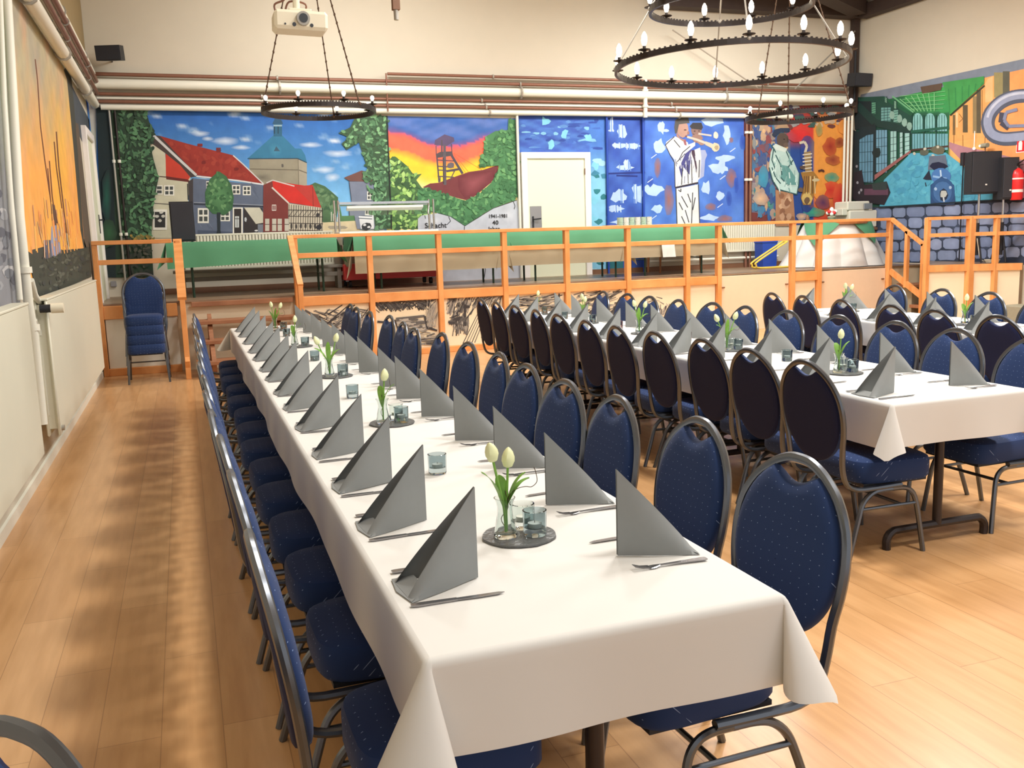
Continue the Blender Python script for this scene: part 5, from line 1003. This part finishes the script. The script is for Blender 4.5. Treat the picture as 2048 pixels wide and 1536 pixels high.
ring_chandelier('ring_chandelier', 'small dark ring chandelier hanging before the saxophone mural', (6.95, 9.5, 2.83), [(0, .60, 8, .6, .02, 0)], (6.8, 9.5, 5.1), True, False)
# projector
py = 5.5; c0 = at(600, 45, 1, py)
t = empty('ceiling_projector', c0); t.rotation_euler = (.02, .03, -.02); t.scale = (.88, .8, .92); tag(t, 'white video projector hanging from a ceiling mount above the foreground table', 'projector')
b = MB(); b.box(-.165, .165, -.10, .15, -.055, .055, .018); build('shell', b, M['projector'], t)
b = MB(); b.tube([(.01, -.085, .005), (.01, -.128, .005)], [.044, .040], 20); lr = build('lens_ring', b, M['lens_ring'], t, True)
b = MB(); b.tube([(.01, -.120, .005), (.01, -.131, .005)], .027, 18); build('lens', b, M['lens_glass'], lr, True)
for x, r_ in ((-.045, .012), (.062, .011), (-.10, .006)): b = MB(); b.tube([(x, -.095, -.03), (x, -.104, -.03)], r_, 12); build('sensor', b, M['lens_glass'], t, True)
b = MB(); b.box(-.07, .07, -.04, .08, .06, .075, .004); b.tube([(-.02, 0, .07), (-.02, 0, .16)], .022, 10); build('mount_plate', b, M['projector'], t)
b = MB(); b.tube([(-.02, .0, .14), (-.02, 0, ZC - c0[2])], .020, 10); build('mount_pole', b, M['grey_cloth'], t, True)
b = MB(); b.tube(cr([(-.14, .05, .05), (-.15, .04, .10), (-.09, .02, .13), (-.05, 0, .20)], 5), .006, 6); b.tube(cr([(-.09, .05, .05), (-.06, .03, .12), (.04, .02, .11), (.03, .06, .05)], 5), .006, 6); build('cable', b, M['copper'], t, True)
# bracket lamp stub hanging at the top edge
p0 = at(792, 20, 1, 8.0); t = empty('hanging_bracket', p0); tag(t, 'brown metal bracket hanging from the roof above the mining mural', 'bracket')
b = MB(); b.box(-.03, .03, -.03, .03, .0, .9); build('arm', b, M['brown'], t); b = MB(); b.lathe([(.02, -.08), (.022, 0)], (0, 0, 0), 10); build('tip', b, M['lens_ring'], t, True)
# ---------------------------------------------------------------- banquet chairs
def leanx(z): return -.305 - .15 * max(0, z - .45) * (0.5 + .5 * min(1, (z - .45) / .48))
def make_chair():
    t = empty('banquet_chair')
    # seat cushion
    def outl(s):
        pts = []
        for k in range(32):
            a = 2 * PI * k / 32; c_, q = math.cos(a), math.sin(a); e = .42
            x = abs(c_) ** e * (1 if c_ > 0 else -1); y = abs(q) ** e * (1 if q > 0 else -1); pts.append((.02 + .215 * x * s, (.20 + .012 * x) * y * s))
        return pts
    mb = MB(); rings = [(.55, .348), (.95, .350), (1.0, .366), (1.0, .434), (.97, .452), (.88, .463), (.5, .470), (.01, .472)]
    for s_, z in rings: mb.v += [(x, y, z) for x, y in outl(s_)]
    for i in range(len(rings) - 1):
        for k in range(32): mb.f.append((i * 32 + k, i * 32 + (k + 1) % 32, i * 32 + 32 + (k + 1) % 32, i * 32 + 32 + k))
    mb.f.append(tuple(range(31, -1, -1))); build('seat', mb, M['fabric'], t, True)
    mb = MB(); mb.box(-.16, .20, -.17, .17, .336, .350); build('seat_pan', mb, M['black'], t)
    # backrest pad
    zc, hz, hy = .684, .236, .212; o = []
    N = 56
    for k in range(N):
        a = 2 * PI * k / N; y = hy * math.sin(a); z = zc + hz * math.cos(a)
        if abs(y) < .088 and z > zc: z = min(z, .862 + .038 * (abs(y) / .088) ** 2.0)
        o.append((y, z))
    E_ = [(hy * .80 * math.sin(2 * PI * k / N), zc - .03 + .165 * math.cos(2 * PI * k / N)) for k in range(N)]
    def pad(rr):
        mb = MB()
        for dx, tt, s_ in rr:
            for (y, z), (ye, ze) in zip(o, E_):
                y1, z1 = y + (ye - y) * tt, z + (ze - z) * tt
                q = max(s_, .01); zz = zc - .03 + (z1 - zc + .03) * q; mb.v.append((leanx(zz) + dx, y1 * q, zz))
        for i in range(len(rr) - 1):
            for k in range(N): mb.f.append((i * N + k, i * N + (k + 1) % N, i * N + N + (k + 1) % N, i * N + N + k))
        return mb
    br = build('backrest', pad([(-.004, .02, 1), (.006, 0, 1), (.015, .06, 1), (.022, .2, 1), (.028, .6, 1), (.031, 1, 1), (.033, 1, .5), (.033, 1, 0)]), M['fabric'], t, True)
    build('back_cover', pad([(-.018, 1, 0), (-.019, 1, 1), (-.018, .4, 1), (-.013, .12, 1), (-.004, .02, 1)]), M['back_fabric'], t, True)
    # one tube: seat side, round the back, other seat side
    h = [(.03, .196, .337), (-.12, .197, .334), (-.22, .198, .337), (-.278, .199, .368), (leanx(.46) + .003, .200, .44)]
    g = [(.54, .210), (.62, .226), (.70, .230), (.78, .214), (.85, .168), (.895, .108), (.920, .050)]
    half = [Vector(p) for p in h] + [Vector((leanx(z), y, z)) for z, y in g] + [Vector((leanx(.925), 0, .925))]
    path = half + [Vector((p[0], -p[1], p[2])) for p in reversed(half[:-1])]
    mb = MB(); mb.tube(cr(path, 3), .0150, 8, flat=.8); build('back_frame', mb, M['chair_metal'], t, True)
    for s_ in (-1, 1):
        mb = MB(); mb.tube(cr([(.150, s_ * .222, 0), (.125, s_ * .208, .19), (.108, s_ * .200, .27), (.080, s_ * .197, .306), (.04, s_ * .196, .320), (-.02, s_ * .196, .322)], 4), .0125, 8); build('leg', mb, M['chair_metal'], t, True)
        mb = MB(); mb.tube(cr([(-.275, s_ * .222, 0), (-.215, s_ * .208, .19), (-.185, s_ * .200, .265), (-.14, s_ * .197, .306), (-.09, s_ * .196, .320), (-.02, s_ * .196, .322)], 4), .0125, 8); build('leg', mb, M['chair_metal'], t, True)
        mb = MB(); mb.tube([(.112, s_ * .204, .240), (-.192, s_ * .204, .240)], .0085, 8); build('stretcher', mb, M['chair_metal'], t, True)
    mb = MB(); mb.tube([(.03, -.204, .240), (.03, .204, .240)], .0085, 8); build('cross_brace', mb, M['chair_metal'], t, True)
    return t
TOPX = leanx(.93)
chair0 = make_chair(); first = [True]
def chair(x, y, rz, label, group=None, z=0.0):
    if first[0]: o = chair0; first[0] = False
    else: o = copy_tree(chair0)
    o.location = (x, y, z); o.rotation_euler = (0, 0, rz)
    tag(o, label, 'chair', group); return o
def at_top(xt, yt, rz): # chair whose back top centre is at xt, yt
    return xt - TOPX * math.cos(rz), yt - TOPX * math.sin(rz)
random.seed(5)
# foreground table, radiator side
for k, y in enumerate([2.02, 2.60, 3.12, 3.62, 4.16, 4.68, 5.22, 5.76, 6.30, 6.86, 7.42, 8.0, 8.55, 9.08]):
    x, yy = at_top([.085, .075, .065, .05, .04, .045, .03, .04, .05, .03, .05, .03, .04, .05][k], y, random.uniform(-.04, .04) if k else -.03)
    chair(x, yy, random.uniform(-.03, .03), 'blue banquet chair on the radiator side of the front table, %s from its near end' % ORD[k], 'chairs on the radiator side of the front table')
for k, (x, y) in enumerate([(1.55, 2.08), (1.58, 2.65), (1.53, 3.17), (1.51, 3.64), (1.54, 4.2), (1.57, 4.71), (1.57, 5.29), (1.58, 5.93), (1.50, 6.38), (1.54, 6.92), (1.58, 7.6), (1.52, 8.16), (1.51, 8.78), (1.54, 9.30)]):
    rz = PI + random.uniform(-.05, .05); cx_, cy_ = at_top(x, y, rz)
    chair(cx_, cy_, rz, 'blue banquet chair on the aisle side of the front table, %s from its near end' % ORD[k], 'chairs on the aisle side of the front table')
for k, (x, y) in enumerate([(2.71, 3.63), (2.74, 4.13), (2.78, 4.66), (2.74, 5.17), (2.71, 5.66), (2.71, 6.16), (2.75, 6.8), (2.77, 7.34), (2.79, 7.93), (2.80, 8.5), (2.82, 9.05)]):
    rz = random.uniform(-.05, .05); cx_, cy_ = at_top(x, y, rz)
    chair(cx_, cy_, rz, 'dark-backed banquet chair on the aisle side of the middle table, %s from its near end' % ORD[k], 'chairs on the aisle side of the middle table')
for k, (x, y) in enumerate([(4.24, 3.70), (4.25, 4.26), (4.29, 4.8), (4.29, 5.36), (4.27, 5.92), (4.27, 6.48), (4.27, 6.98), (4.23, 7.5), (4.25, 8.10), (4.27, 8.62), (4.26, 9.19)]):
    rz = PI + random.uniform(-.05, .05); cx_, cy_ = at_top(x, y, rz)
    chair(cx_, cy_, rz, 'blue banquet chair across the middle table facing the camera side, %s from its near end' % ORD[k], 'chairs on the far side of the middle table')
for k, (x, y) in enumerate([(5.06, 4.74), (5.08, 5.31), (5.15, 5.83), (5.23, 6.52), (5.30, 7.14), (5.33, 7.66)]):
    rz = random.uniform(-.08, .02) - .06; cx_, cy_ = at_top(x, y, rz)
    chair(cx_, cy_, rz, 'dark-backed banquet chair before the far table by the stage steps, %s from its near end' % ORD[k], 'chairs before the far table')
for k, (x, y) in enumerate([(6.62, 5.75), (6.68, 6.35), (6.74, 6.96), (6.86, 7.72)]):
    rz = PI - .08; cx_, cy_ = at_top(x, y, rz)
    chair(cx_, cy_, rz, 'blue banquet chair behind the far table near the stage steps, %s from its near end' % ORD[k], 'chairs behind the far table')
for k in range(4):
    chair(-.48, 11.58 + .012 * k, -PI / 2, ['lowest chair of the stack of four beside the stage railing', 'second chair up in the stack of four beside the stage railing', 'third chair up in the stack of four beside the stage railing', 'topmost chair of the stack of four beside the stage railing'][k], 'stacked chairs beside the stage railing', z=.108 * k)
cx_, cy_ = at_top(-.252, 1.30, 3.88); chair(cx_, cy_, 3.88, 'lone banquet chair by the camera, only its metal top edge showing at the picture corner')

# ---------------------------------------------------------------- long tables with cloths
def long_table(name, label, x0, x1, y0, y1, rz=0.0, seams=4):
    t = empty(name, (x0, y0, 0)); t.rotation_euler = (0, 0, rz); tag(t, label, 'table')
    W_, L_ = x1 - x0, y1 - y0
    n = seams; seg = L_ / n
    for k in range(n):
        b = MB(); b.box(.01, W_ - .01, k * seg + .004, (k + 1) * seg - .004, .715, .742, .003); build('tabletop', b, M['leg_wood'], t)
        for yy in (k * seg + .12, (k + 1) * seg - .12):
            l = MB(); l.tube([(W_ / 2, yy, .09), (W_ / 2, yy, .715)], .022, 10)
            l.tube(cr([(.10, yy, 0), (.10, yy, .05), (.13, yy, .085), (.20, yy, .09), (W_ - .20, yy, .09), (W_ - .13, yy, .085), (W_ - .10, yy, .05), (W_ - .10, yy, 0)], 3), .020, 8)
            l.box(.10, W_ - .10, yy - .015, yy + .015, .69, .715); build('leg_frame', l, M['table_leg'], t, True)
    return t
M['table_leg'] = mat('dark_table_leg', (52, 44, 42), .35, .4)
def cloth(label, x0, x1, y0, y1, d, rz=0.0, tip=(1, 1, 1, 1), seed=1, dn=None):
    dn = dn or d; W_, L_ = x1 - x0, y1 - y0; zt = .746; r0 = .018; mb = MB()
    def drop(s, dd):  # rounded edge then hang; returns (outward, z)
        if s <= 0: return 0.0, 0.0
        q = s
        if q < r0 * 1.57: a = q / r0; return r0 * math.sin(a), -r0 * (1 - math.cos(a))
        return r0 + .02 * (q - r0) + .0, -(q - r0 * .57)
    ks = [0, .008, .016, .024, .03, .05, .08, .11, .14, .17, .20]
    ks = [k for k in ks if k < d - .02] + [d]
    def wav(s, t, dd, T=1e9):
        fd = max(0, min(1, t / .3, (T - t) / .3)); return fd * (s / dd) ** 1.3 * (.006 * math.sin(t * 2.3 + seed) + .005 * math.sin(t * 5.7 + seed * 2) + .003 * math.sin(t * 9 + seed))
    # top
    nx, ny = 8, max(10, int(L_ / .12))
    mb.grid(lambda u, v: (W_ * u, L_ * v, zt + .0012 * math.sin(v * L_ * 7 + seed) * math.sin(u * 9) * (0 < u < 1) * (0 < v < 1)), nx, ny)
    nl = ny * 3
    for side in (0, 1):
        def f(u, v, side=side):
            t = L_ * u; i = min(len(ks) - 1, int(round(v * (len(ks) - 1)))); s = ks[i]; o, z = drop(s, d); o += wav(s, t, d, L_); z *= 1 + .02 * math.sin(t * 1.1 + seed) * min(1, t / .3, (L_ - t) / .3)
            return (-o, t, zt + z) if side == 0 else (W_ + o, t, zt + z)
        mb.grid(f, nl, len(ks) - 1)
    ke = [k * dn / d for k in ks]
    for side in (0, 1):
        def f(u, v, side=side):
            t = W_ * u; i = min(len(ke) - 1, int(round(v * (len(ke) - 1)))); s = ke[i]; o, z = drop(s, dn); o += wav(s, t, dn, W_) * 2.2
            return (t, -o, zt + z) if side == 0 else (t, L_ + o, zt + z)
        mb.grid(f, 24, len(ke) - 1)
    # corner cones
    for ci, (cx_, cy_, sx, sy) in enumerate(((0, 0, -1, -1), (W_, 0, 1, -1), (W_, L_, 1, 1), (0, L_, -1, 1))):
        tp = tip[ci]
        def f(u, v):
            th = u * PI / 2
            R = d / max(math.cos(th), 1e-6) if th < math.atan2(dn, d) else dn / max(math.sin(th), 1e-6)
            R *= 1 - .13 * math.sin(2 * th) ** 4; i = min(len(ks) - 1, int(round(v * (len(ks) - 1)))); s = R * ks[i] / d
            # flat direction (cos th along x, sin th along y); hang straight with an outward loop
            loop = math.sin(2 * th) ** 2; per = math.sin(4 * th)
            k = max(0.0, s - .02); out = k * (.04 + .44 * loop ** .8 * tp); pp = k * .38 * per * tp
            ex, ey = drop(s, d)[0] * math.cos(th), drop(s, d)[0] * math.sin(th)
            dx = out * .7071 * loop ** .5 + pp * .7071; dy = out * .7071 * loop ** .5 - pp * .7071
            z = drop(s, d)[1] * math.sqrt(max(.1, 1 - (.40 * loop * tp) ** 2))
            return (cx_ + sx * (ex + dx), cy_ + sy * (ey + dy), zt + z)
        mb.grid(f, 24, len(ks) - 1)
    o = build('tablecloth', mb, M['cloth'], None, True); o.location = (x0, y0, 0); o.rotation_euler = (0, 0, rz)
    return tag(o, label, 'tablecloth')
T1 = (.39, 1.19, 1.67, 9.48); T2 = (2.99, 3.79, 3.36, 9.25)
long_table('banquet_table', 'long row of tables closest to the radiators under a white cloth', *T1)
cloth('white cloth on the long front table closest to the camera', *T1, .22, tip=(1.0, .92, .9, 1.3), seed=1, dn=.215)
long_table('banquet_table', 'middle row of tables under a white cloth, standing on dark T-shaped feet', *T2, seams=3)
cloth('white cloth on the middle row of tables', *T2, .23, tip=(.75, .6, .8, .8), seed=2, dn=.215)
A3 = -.07; T3 = (5.28, 6.08, 4.3, 7.75)
long_table('banquet_table', 'far row of tables near the small stage steps under a white cloth', *T3, rz=A3, seams=2)
cloth('white cloth on the far row of tables near the small stage steps', *T3, .22, rz=A3, seed=3)
def t3(x, y): # point on table three from local
    c_, s_ = math.cos(A3), math.sin(A3); return (T3[0] + x * c_ - y * s_, T3[2] + x * s_ + y * c_)

# ---------------------------------------------------------------- place settings
ZT = .748
def make_napkin():
    t = empty('napkin'); H = .222; Lb = .19
    mb = MB()
    for s_ in (-1, 1):
        for off in (0, 1):
            nu, nv = 10, 8; base = len(mb.v)
            for i in range(nu + 1):
                u = i / nu; hh = H * (1 - u) ** .93 + .001
                x = -Lb * u; y = s_ * (.004 + .078 * u ** 1.35 + .012 * math.sin(PI * u))
                for j in range(nv + 1):
                    v = j / nv; bul = .010 * math.sin(PI * u) * math.sin(PI * v); lean = -s_ * .030 * u * v
                    mb.v.append((x, y + s_ * bul + lean - s_ * off * .003, hh * v))
            for i in range(nu):
                for j in range(nv): a = base + i * (nv + 1) + j; mb.f.append((a, a + nv + 1, a + nv + 2, a + 1))
    # folded strip lying between the wings
    build('folded_wings', mb, M['napkin'], t, True)
    mb = MB(); mb.add([(-Lb, -.080, .002), (-Lb, .080, .002), (-.145, .045, .016), (-.145, -.045, .016)], [(0, 1, 2, 3)]); mb.add([(-Lb, -.080, .0015), (-Lb, .080, .0015), (-Lb - .012, 0, .0015)], [(0, 1, 2)]); build('lower_fold', mb, M['napkin'], t)
    return t
def make_knife():
    t = empty('table_knife'); mb = MB(); mb.prism([(-.105, -.005), (-.09, -.0085), (0, -.006), (0, .006), (-.09, .0085), (-.105, .005)], 2, 0, .004); build('handle', mb, M['cutlery'], t)
    mb = MB(); mb.prism([(0, -.006), (.05, -.008), (.095, -.006), (.112, .001), (.10, .006), (0, .006)], 2, .0012, .003); build('blade', mb, M['cutlery'], t); return t
def make_fork():
    t = empty('table_fork'); mb = MB(); mb.prism([(-.095, -.007), (-.085, -.009), (.02, -.003), (.03, -.003), (.03, .003), (.02, .003), (-.085, .009), (-.095, .007)], 2, .002, .005); build('handle', mb, M['cutlery'], t)
    mb = MB(); mb.add([(.03, -.003, .005), (.03, .003, .005), (.045, .011, .002), (.060, .011, .0015), (.060, -.011, .0015), (.045, -.011, .002)], [(0, 1, 2, 3, 4, 5)])
    for y in (-.0095, -.0035, .0035, .0095): mb.beam((.058, y, .002), (.080, y, .004), .003, .0015); mb.beam((.080, y, .004), (.100, y, .010), .0025, .0015)
    build('tines', mb, M['cutlery'], t); return t
PROTO = {'napkin': make_napkin(), 'table_knife': make_knife(), 'table_fork': make_fork()}; USED = set()
def place(kind, x, y, z, rz, label, cat, group):
    if kind in USED: o = copy_tree(PROTO[kind])
    else: o = PROTO[kind]; USED.add(kind)
    o.location = (x, y, z); o.rotation_euler = (0, 0, rz); return tag(o, label, cat, group)
def setting(px, py, dr, label, grp, rz=0.0):
    """napkin peak at px, py; dr = +1 diner sits at smaller x, -1 at larger x"""
    base = (0 if dr > 0 else PI) + rz; j = random.uniform(-.06, .06)
    place('napkin', px, py, ZT, base + j + (.02 if dr > 0 else -.0), 'grey folded napkin ' + label, 'napkin', 'napkins ' + grp)
    c_, s_ = math.cos(base), math.sin(base)
    def off(lx, ly): return px + lx * c_ - ly * s_, py + lx * s_ + ly * c_
    x, y = off(-.085, -.118); place('table_knife', x, y, ZT, base + random.uniform(-.06, .06), 'steel knife by grey napkin ' + label, 'knife', 'knives ' + grp)
    x, y = off(-.09, .115); place('table_fork', x, y, ZT, base + random.uniform(-.06, .08), 'steel fork by grey napkin ' + label, 'fork', 'forks ' + grp)
for k, y in enumerate([2.04, 2.54, 3.01, 3.52, 4.09, 4.62, 5.13, 5.69, 6.15, 6.75, 7.26, 7.93, 8.57, 9.12]):
    setting(.603, y, 1, '%s from the near end, radiator side of front table' % ORD[k], 'on the radiator side of the front table')
for k, y in enumerate([2.04, 2.53, 3.02, 3.53, 4.09, 4.62, 5.06, 5.70, 6.20, 6.75, 7.30, 7.93, 8.55, 9.12]):
    setting(.972, y, -1, '%s from the near end, aisle side of front table' % ORD[k], 'on the aisle side of the front table')
for k, y in enumerate([3.58, 4.06, 4.58, 5.08, 5.50, 5.98, 6.58, 7.20, 7.80, 8.38, 8.92]):
    setting(3.19, y, 1, '%s from the near end, aisle side of middle table' % ORD[k], 'on the aisle side of the middle table')
for k, y in enumerate([3.60, 4.10, 4.64, 5.13, 5.65, 6.18, 6.76, 7.22, 7.82, 8.41, 8.85]):
    setting(3.55, y, -1, '%s from the near end, far side of middle table' % ORD[k], 'on the far side of the middle table')
for k in range(6):
    x, y = t3(.21, .45 + .56 * k); setting(x, y, 1, '%s from the near end, front side of far table' % ORD[k], 'on the front side of the far table', A3)
    x, y = t3(.58, .45 + .56 * k); setting(x, y, -1, '%s from the near end, back side of far table' % ORD[k], 'on the back side of the far table', A3)

# ---------------------------------------------------------------- centrepieces
def slate_disc():
    b = MB(); n = 40; prof = [(.096, 0), (.101, .002), (.099, .006), (.0, .0062)]
    v = []
    for r_, z in prof:
        for k in range(n): a = 2 * PI * k / n; rr = r_ * (1 + (.012 * math.sin(k * 5.1) + .008 * math.sin(k * 2.3)) * (r_ > .05)); v.append((rr * math.cos(a), rr * math.sin(a), z))
    f = [(i * n + k, i * n + (k + 1) % n, i * n + n + (k + 1) % n, i * n + n + k) for i in range(3) for k in range(n)] + [tuple(range(n - 1, -1, -1))]
    b.add(v, f); return b
def vase_mb():
    b = MB(); out = [(.030, 0), (.032, .006), (.027, .030), (.021, .062), (.020, .080), (.024, .098), (.029, .108)]; inn = [(.027, .108), (.022, .098), (.0178, .080), (.0188, .062), (.0245, .032), (.0285, .012), (.0, .010)]
    b.lathe(out + inn, (0, 0, 0), 22, False); n = 22; b.f.append(tuple(range(n - 1, -1, -1))); return b
def cup_mb(r=.033, h=.068):
    b = MB(); b.lathe([(r * .90, 0), (r * .95, .004), (r, h), (r - .0035, h + .001), (r * .86, .022), (0, .020)], (0, 0, 0), 22, False); b.f.append(tuple(range(21, -1, -1))); return b
def put(name, mesh_o, loc, label, cat, group):
    o = mesh_o if not mesh_o.get('placed') else copy_tree(mesh_o)
    mesh_o['placed'] = 1
    o.location = loc; tag(o, label, cat, group); return o
DISC = build('slate_coaster', slate_disc(), M['slate'], None, True)
VASE = empty('bud_vase'); build('glass_body', vase_mb(), M['glass'], VASE, True)
def cupthing(m_):
    t = empty('candle_glass'); build('glass_cup', cup_mb(), m_, t, True)
    w = MB(); w.lathe([(.018, .021), (.019, .034), (.0, .034)], (0, 0, 0), 16, False); tl = build('tealight', w, M['wax'], t, True)
    q = MB(); q.tube([(0, 0, .034), (0, 0, .040)], .001, 5); build('wick', q, M['twig'], tl); return t
CUPG = cupthing(M['smoke_glass']); CUPR = cupthing(M['rose_glass']); CUPC = cupthing(M['glass'])
def make_tulip(kind):
    t = empty('tulip'); lean = [(-.035, -.02), (.012, .01), (.05, .0), (-.055, .02)][kind]; h = [.215, .185, .20, .19][kind]
    p = [Vector((0, 0, .015)), Vector((lean[0] * .15, lean[1] * .15, .09)), Vector((lean[0] * .55, lean[1] * .55, h * .68)), Vector((lean[0], lean[1], h))]
    b = MB(); b.tube(cr(p, 5), .0034, 8); build('stem', b, M['leaf'], t, True)
    d = (p[3] - p[2]).normalized(); q = Vector((0, 0, 1)).rotation_difference(d)
    b = MB(); n = 12
    for i, (r_, z) in enumerate([(.003, 0), (.012, .004), (.0175, .018), (.0170, .030), (.0120, .044), (.005, .053), (.001, .056)]):
        for k in range(n): a = 2 * PI * k / n; rr = r_ * (1 + .10 * math.cos(3 * a) * (i > 1)); b.v.append(tuple(p[3] + q @ Vector((rr * math.cos(a), rr * math.sin(a), z)))) 
    for i in range(6):
        for k in range(n): b.f.append((i * n + k, i * n + (k + 1) % n, i * n + n + (k + 1) % n, i * n + n + k))
    build('bloom', b, M['petal'], t, True)
    for s_, (lx, ly, lz) in enumerate([((-.065, -.01, .185), (.075, .01, .150)), ((.055, -.01, .17), (-.01, .03, .16)), ((.02, .03, .2), (.08, 0, .15)), ((-.08, .0, .17), (.0, -.03, .16))][kind]):
        b = MB(); st_ = Vector((0, 0, .07)); en = Vector((lx, ly, lz)); mid = (st_ + en) / 2 + Vector((-lx * .15, 0, .035)); sd = (en - st_).cross(Vector((0, 0, 1))).normalized(); nn = 10; sd2 = (sd + Vector((0, -.5, .2))).normalized()
        for i in range(nn + 1):
            u = i / nn; c_ = st_ * (1 - u) ** 2 + mid * 2 * u * (1 - u) + en * u * u; w = .0155 * math.sin(PI * min(1, u * .92 + .06)) ** .8 + .0006
            for e in (-1, -.4, .4, 1): b.v.append(tuple(c_ + sd2 * w * e + Vector((0, .003 * e * e, .003 * e * e))))
        for i in range(nn):
            for j in range(3): a = i * 4 + j; b.f.append((a, a + 1, a + 5, a + 4))
        build('leaf', b, M['leaf'], t, True)
    return t
TUL = [make_tulip(k) for k in range(4)]
def twig():
    b = MB(); b.tube(cr([(0, 0, .012), (.008, .004, .06), (.012, .0, .108), (.035, -.004, .128), (.062, .0, .130), (.082, .004, .126), (.096, .0, .140), (.094, .002, .165), (.088, 0, .180)], 4), .0011, 5); b.tube(cr([(.004, 0, .02), (-.010, .004, .05), (.010, .0, .08), (.004, .004, .125)], 4), .0011, 5)
    return b
TWIG = build('twisted_twig', twig(), M['twig'])
def centre(x, y, lab, grp, kinds, rz=0.0, second=True):
    put('slate_coaster', DISC, (x, y, ZT), 'round slate coaster ' + lab, 'coaster', 'slate coasters'); z = ZT + .0065
    c_, s_ = math.cos(rz), math.sin(rz)
    def o(a, b): return x + a * c_ - b * s_, y + a * s_ + b * c_
    vx, vy = o(-.040, -.005); put('bud_vase', VASE, (vx, vy, z), 'clear glass vase on slate coaster ' + lab, 'vase', 'glass vases on slate coasters')
    for n_, k in enumerate(kinds):
        q = put('tulip', TUL[k], (vx + .004 * n_, vy - .003 + .005 * n_, z), '%s white tulip in the vase %s' % (['taller', 'shorter', 'third'][n_], lab), 'tulip', 'white tulips'); q.rotation_euler = (0, 0, random.uniform(-.5, .5) if y > 2.5 else 0)
    w = put('twisted_twig', TWIG, (vx, vy, z), 'thin twisted twig in the vase ' + lab, 'twig', 'twigs in the vases'); w.rotation_euler = (0, 0, random.uniform(-1, 1) if y > 2.5 else 0.05)
    cx_, cy_ = o(.038, -.022); put('candle_glass', CUPG, (cx_, cy_, z), 'smoky candle glass on slate coaster ' + lab, 'candle glass', 'candle glasses on slate coasters')
    if second: cx_, cy_ = o(.030, .050); put('candle_glass', CUPC, (cx_, cy_, z), 'clear candle glass behind smoky one on coaster ' + lab, 'candle glass', 'candle glasses on slate coasters')
for k, (x, y) in enumerate([(.797, 2.285), (.815, 4.00), (.815, 5.60), (.81, 7.40), (.80, 8.95)]):
    centre(x, y, '%s from near end of front table' % ORD[k], '', [(0, 1), (1,), (3, 2), (1,), (0, 2)][k], second=k < 2)
for k, (x, y) in enumerate([(.772, 3.05), (.772, 4.77), (.80, 6.45), (.80, 8.3)]):
    put('candle_glass', CUPG, (x, y, ZT), 'smoky candle glass alone on the front table cloth, %s from the near end' % ORD[k], 'candle glass', 'lone candle glasses on the front table')
for k, (x, y) in enumerate([(3.39, 4.19), (3.43, 5.38), (3.43, 6.66), (3.43, 7.75), (3.43, 8.95)]):
    centre(x, y, '%s from near end of middle table' % ORD[k], '', [(1,), (3, 2), (0, 2), (1, 0), (1,)][k], second=k in (0, 1))
for k, (x, y) in enumerate([(3.42, 4.75), (3.45, 6.0), (3.43, 7.10), (3.43, 8.3)]):
    put('candle_glass', CUPR if k in (1, 2) else CUPG, (x, y, ZT), ('rose' if k in (1, 2) else 'smoky') + ' candle glass alone on the middle table cloth, %s from the near end' % ORD[k], 'candle glass', 'lone candle glasses on the middle table')
for k, yy in enumerate([1.45, 3.0]):
    x, y = t3(.42, yy); centre(x, y, '%s from near end of far table' % ORD[k], '', [(1,), (0, 2)][k], second=False)
# ---------------------------------------------------------------- light
def area(name, loc, sx, sy, power, col, rot=(0, 0, 0)):
    l = bpy.data.lights.new(name, 'AREA'); l.shape = 'RECTANGLE'; l.size = sx; l.size_y = sy; l.energy = power; l.color = col
    o = bpy.data.objects.new(name, l); C.objects.link(o); o.location = loc; o.rotation_euler = rot; return o
warm = (1.0, .98, .945); neu = (1.0, .98, .95)
for k, y in enumerate((1.5, 4.5, 7.5)): area('ceiling_lamp', (3.0, y, 5.3), .5, .9, 120, warm)
for k, y in enumerate((3.0, 7.0, 10.8)): area('ceiling_lamp', (7.5, y, 5.4), 1.0, 1.5, 190, warm)
area('stage_fill', (2.5, 11.6, 5.3), 2.5, .6, 110, neu, (math.radians(25), 0, 0))  # unseen area lights added above the stage front, tilted toward the end wall
area('stage_fill', (8.0, 11.6, 5.3), 2.5, .6, 115, neu, (math.radians(25), 0, 0))
w = bpy.data.worlds.new('World'); bpy.context.scene.world = w; w.use_nodes = True; w.node_tree.nodes['Background'].inputs[0].default_value = (.95, .97, 1.0, 1); w.node_tree.nodes['Background'].inputs[1].default_value = .75
vs = bpy.context.scene.view_settings; vs.view_transform = 'Standard'; vs.look = 'None'; vs.gamma = 1; vs.use_curve_mapping = False; vs.exposure = 0.28
for o in (DISC, TWIG, VASE, CUPG, CUPR, CUPC, *TUL):
    if 'placed' in o: del o['placed']
for o in C.objects:
    if 'placed' in o: del o['placed']
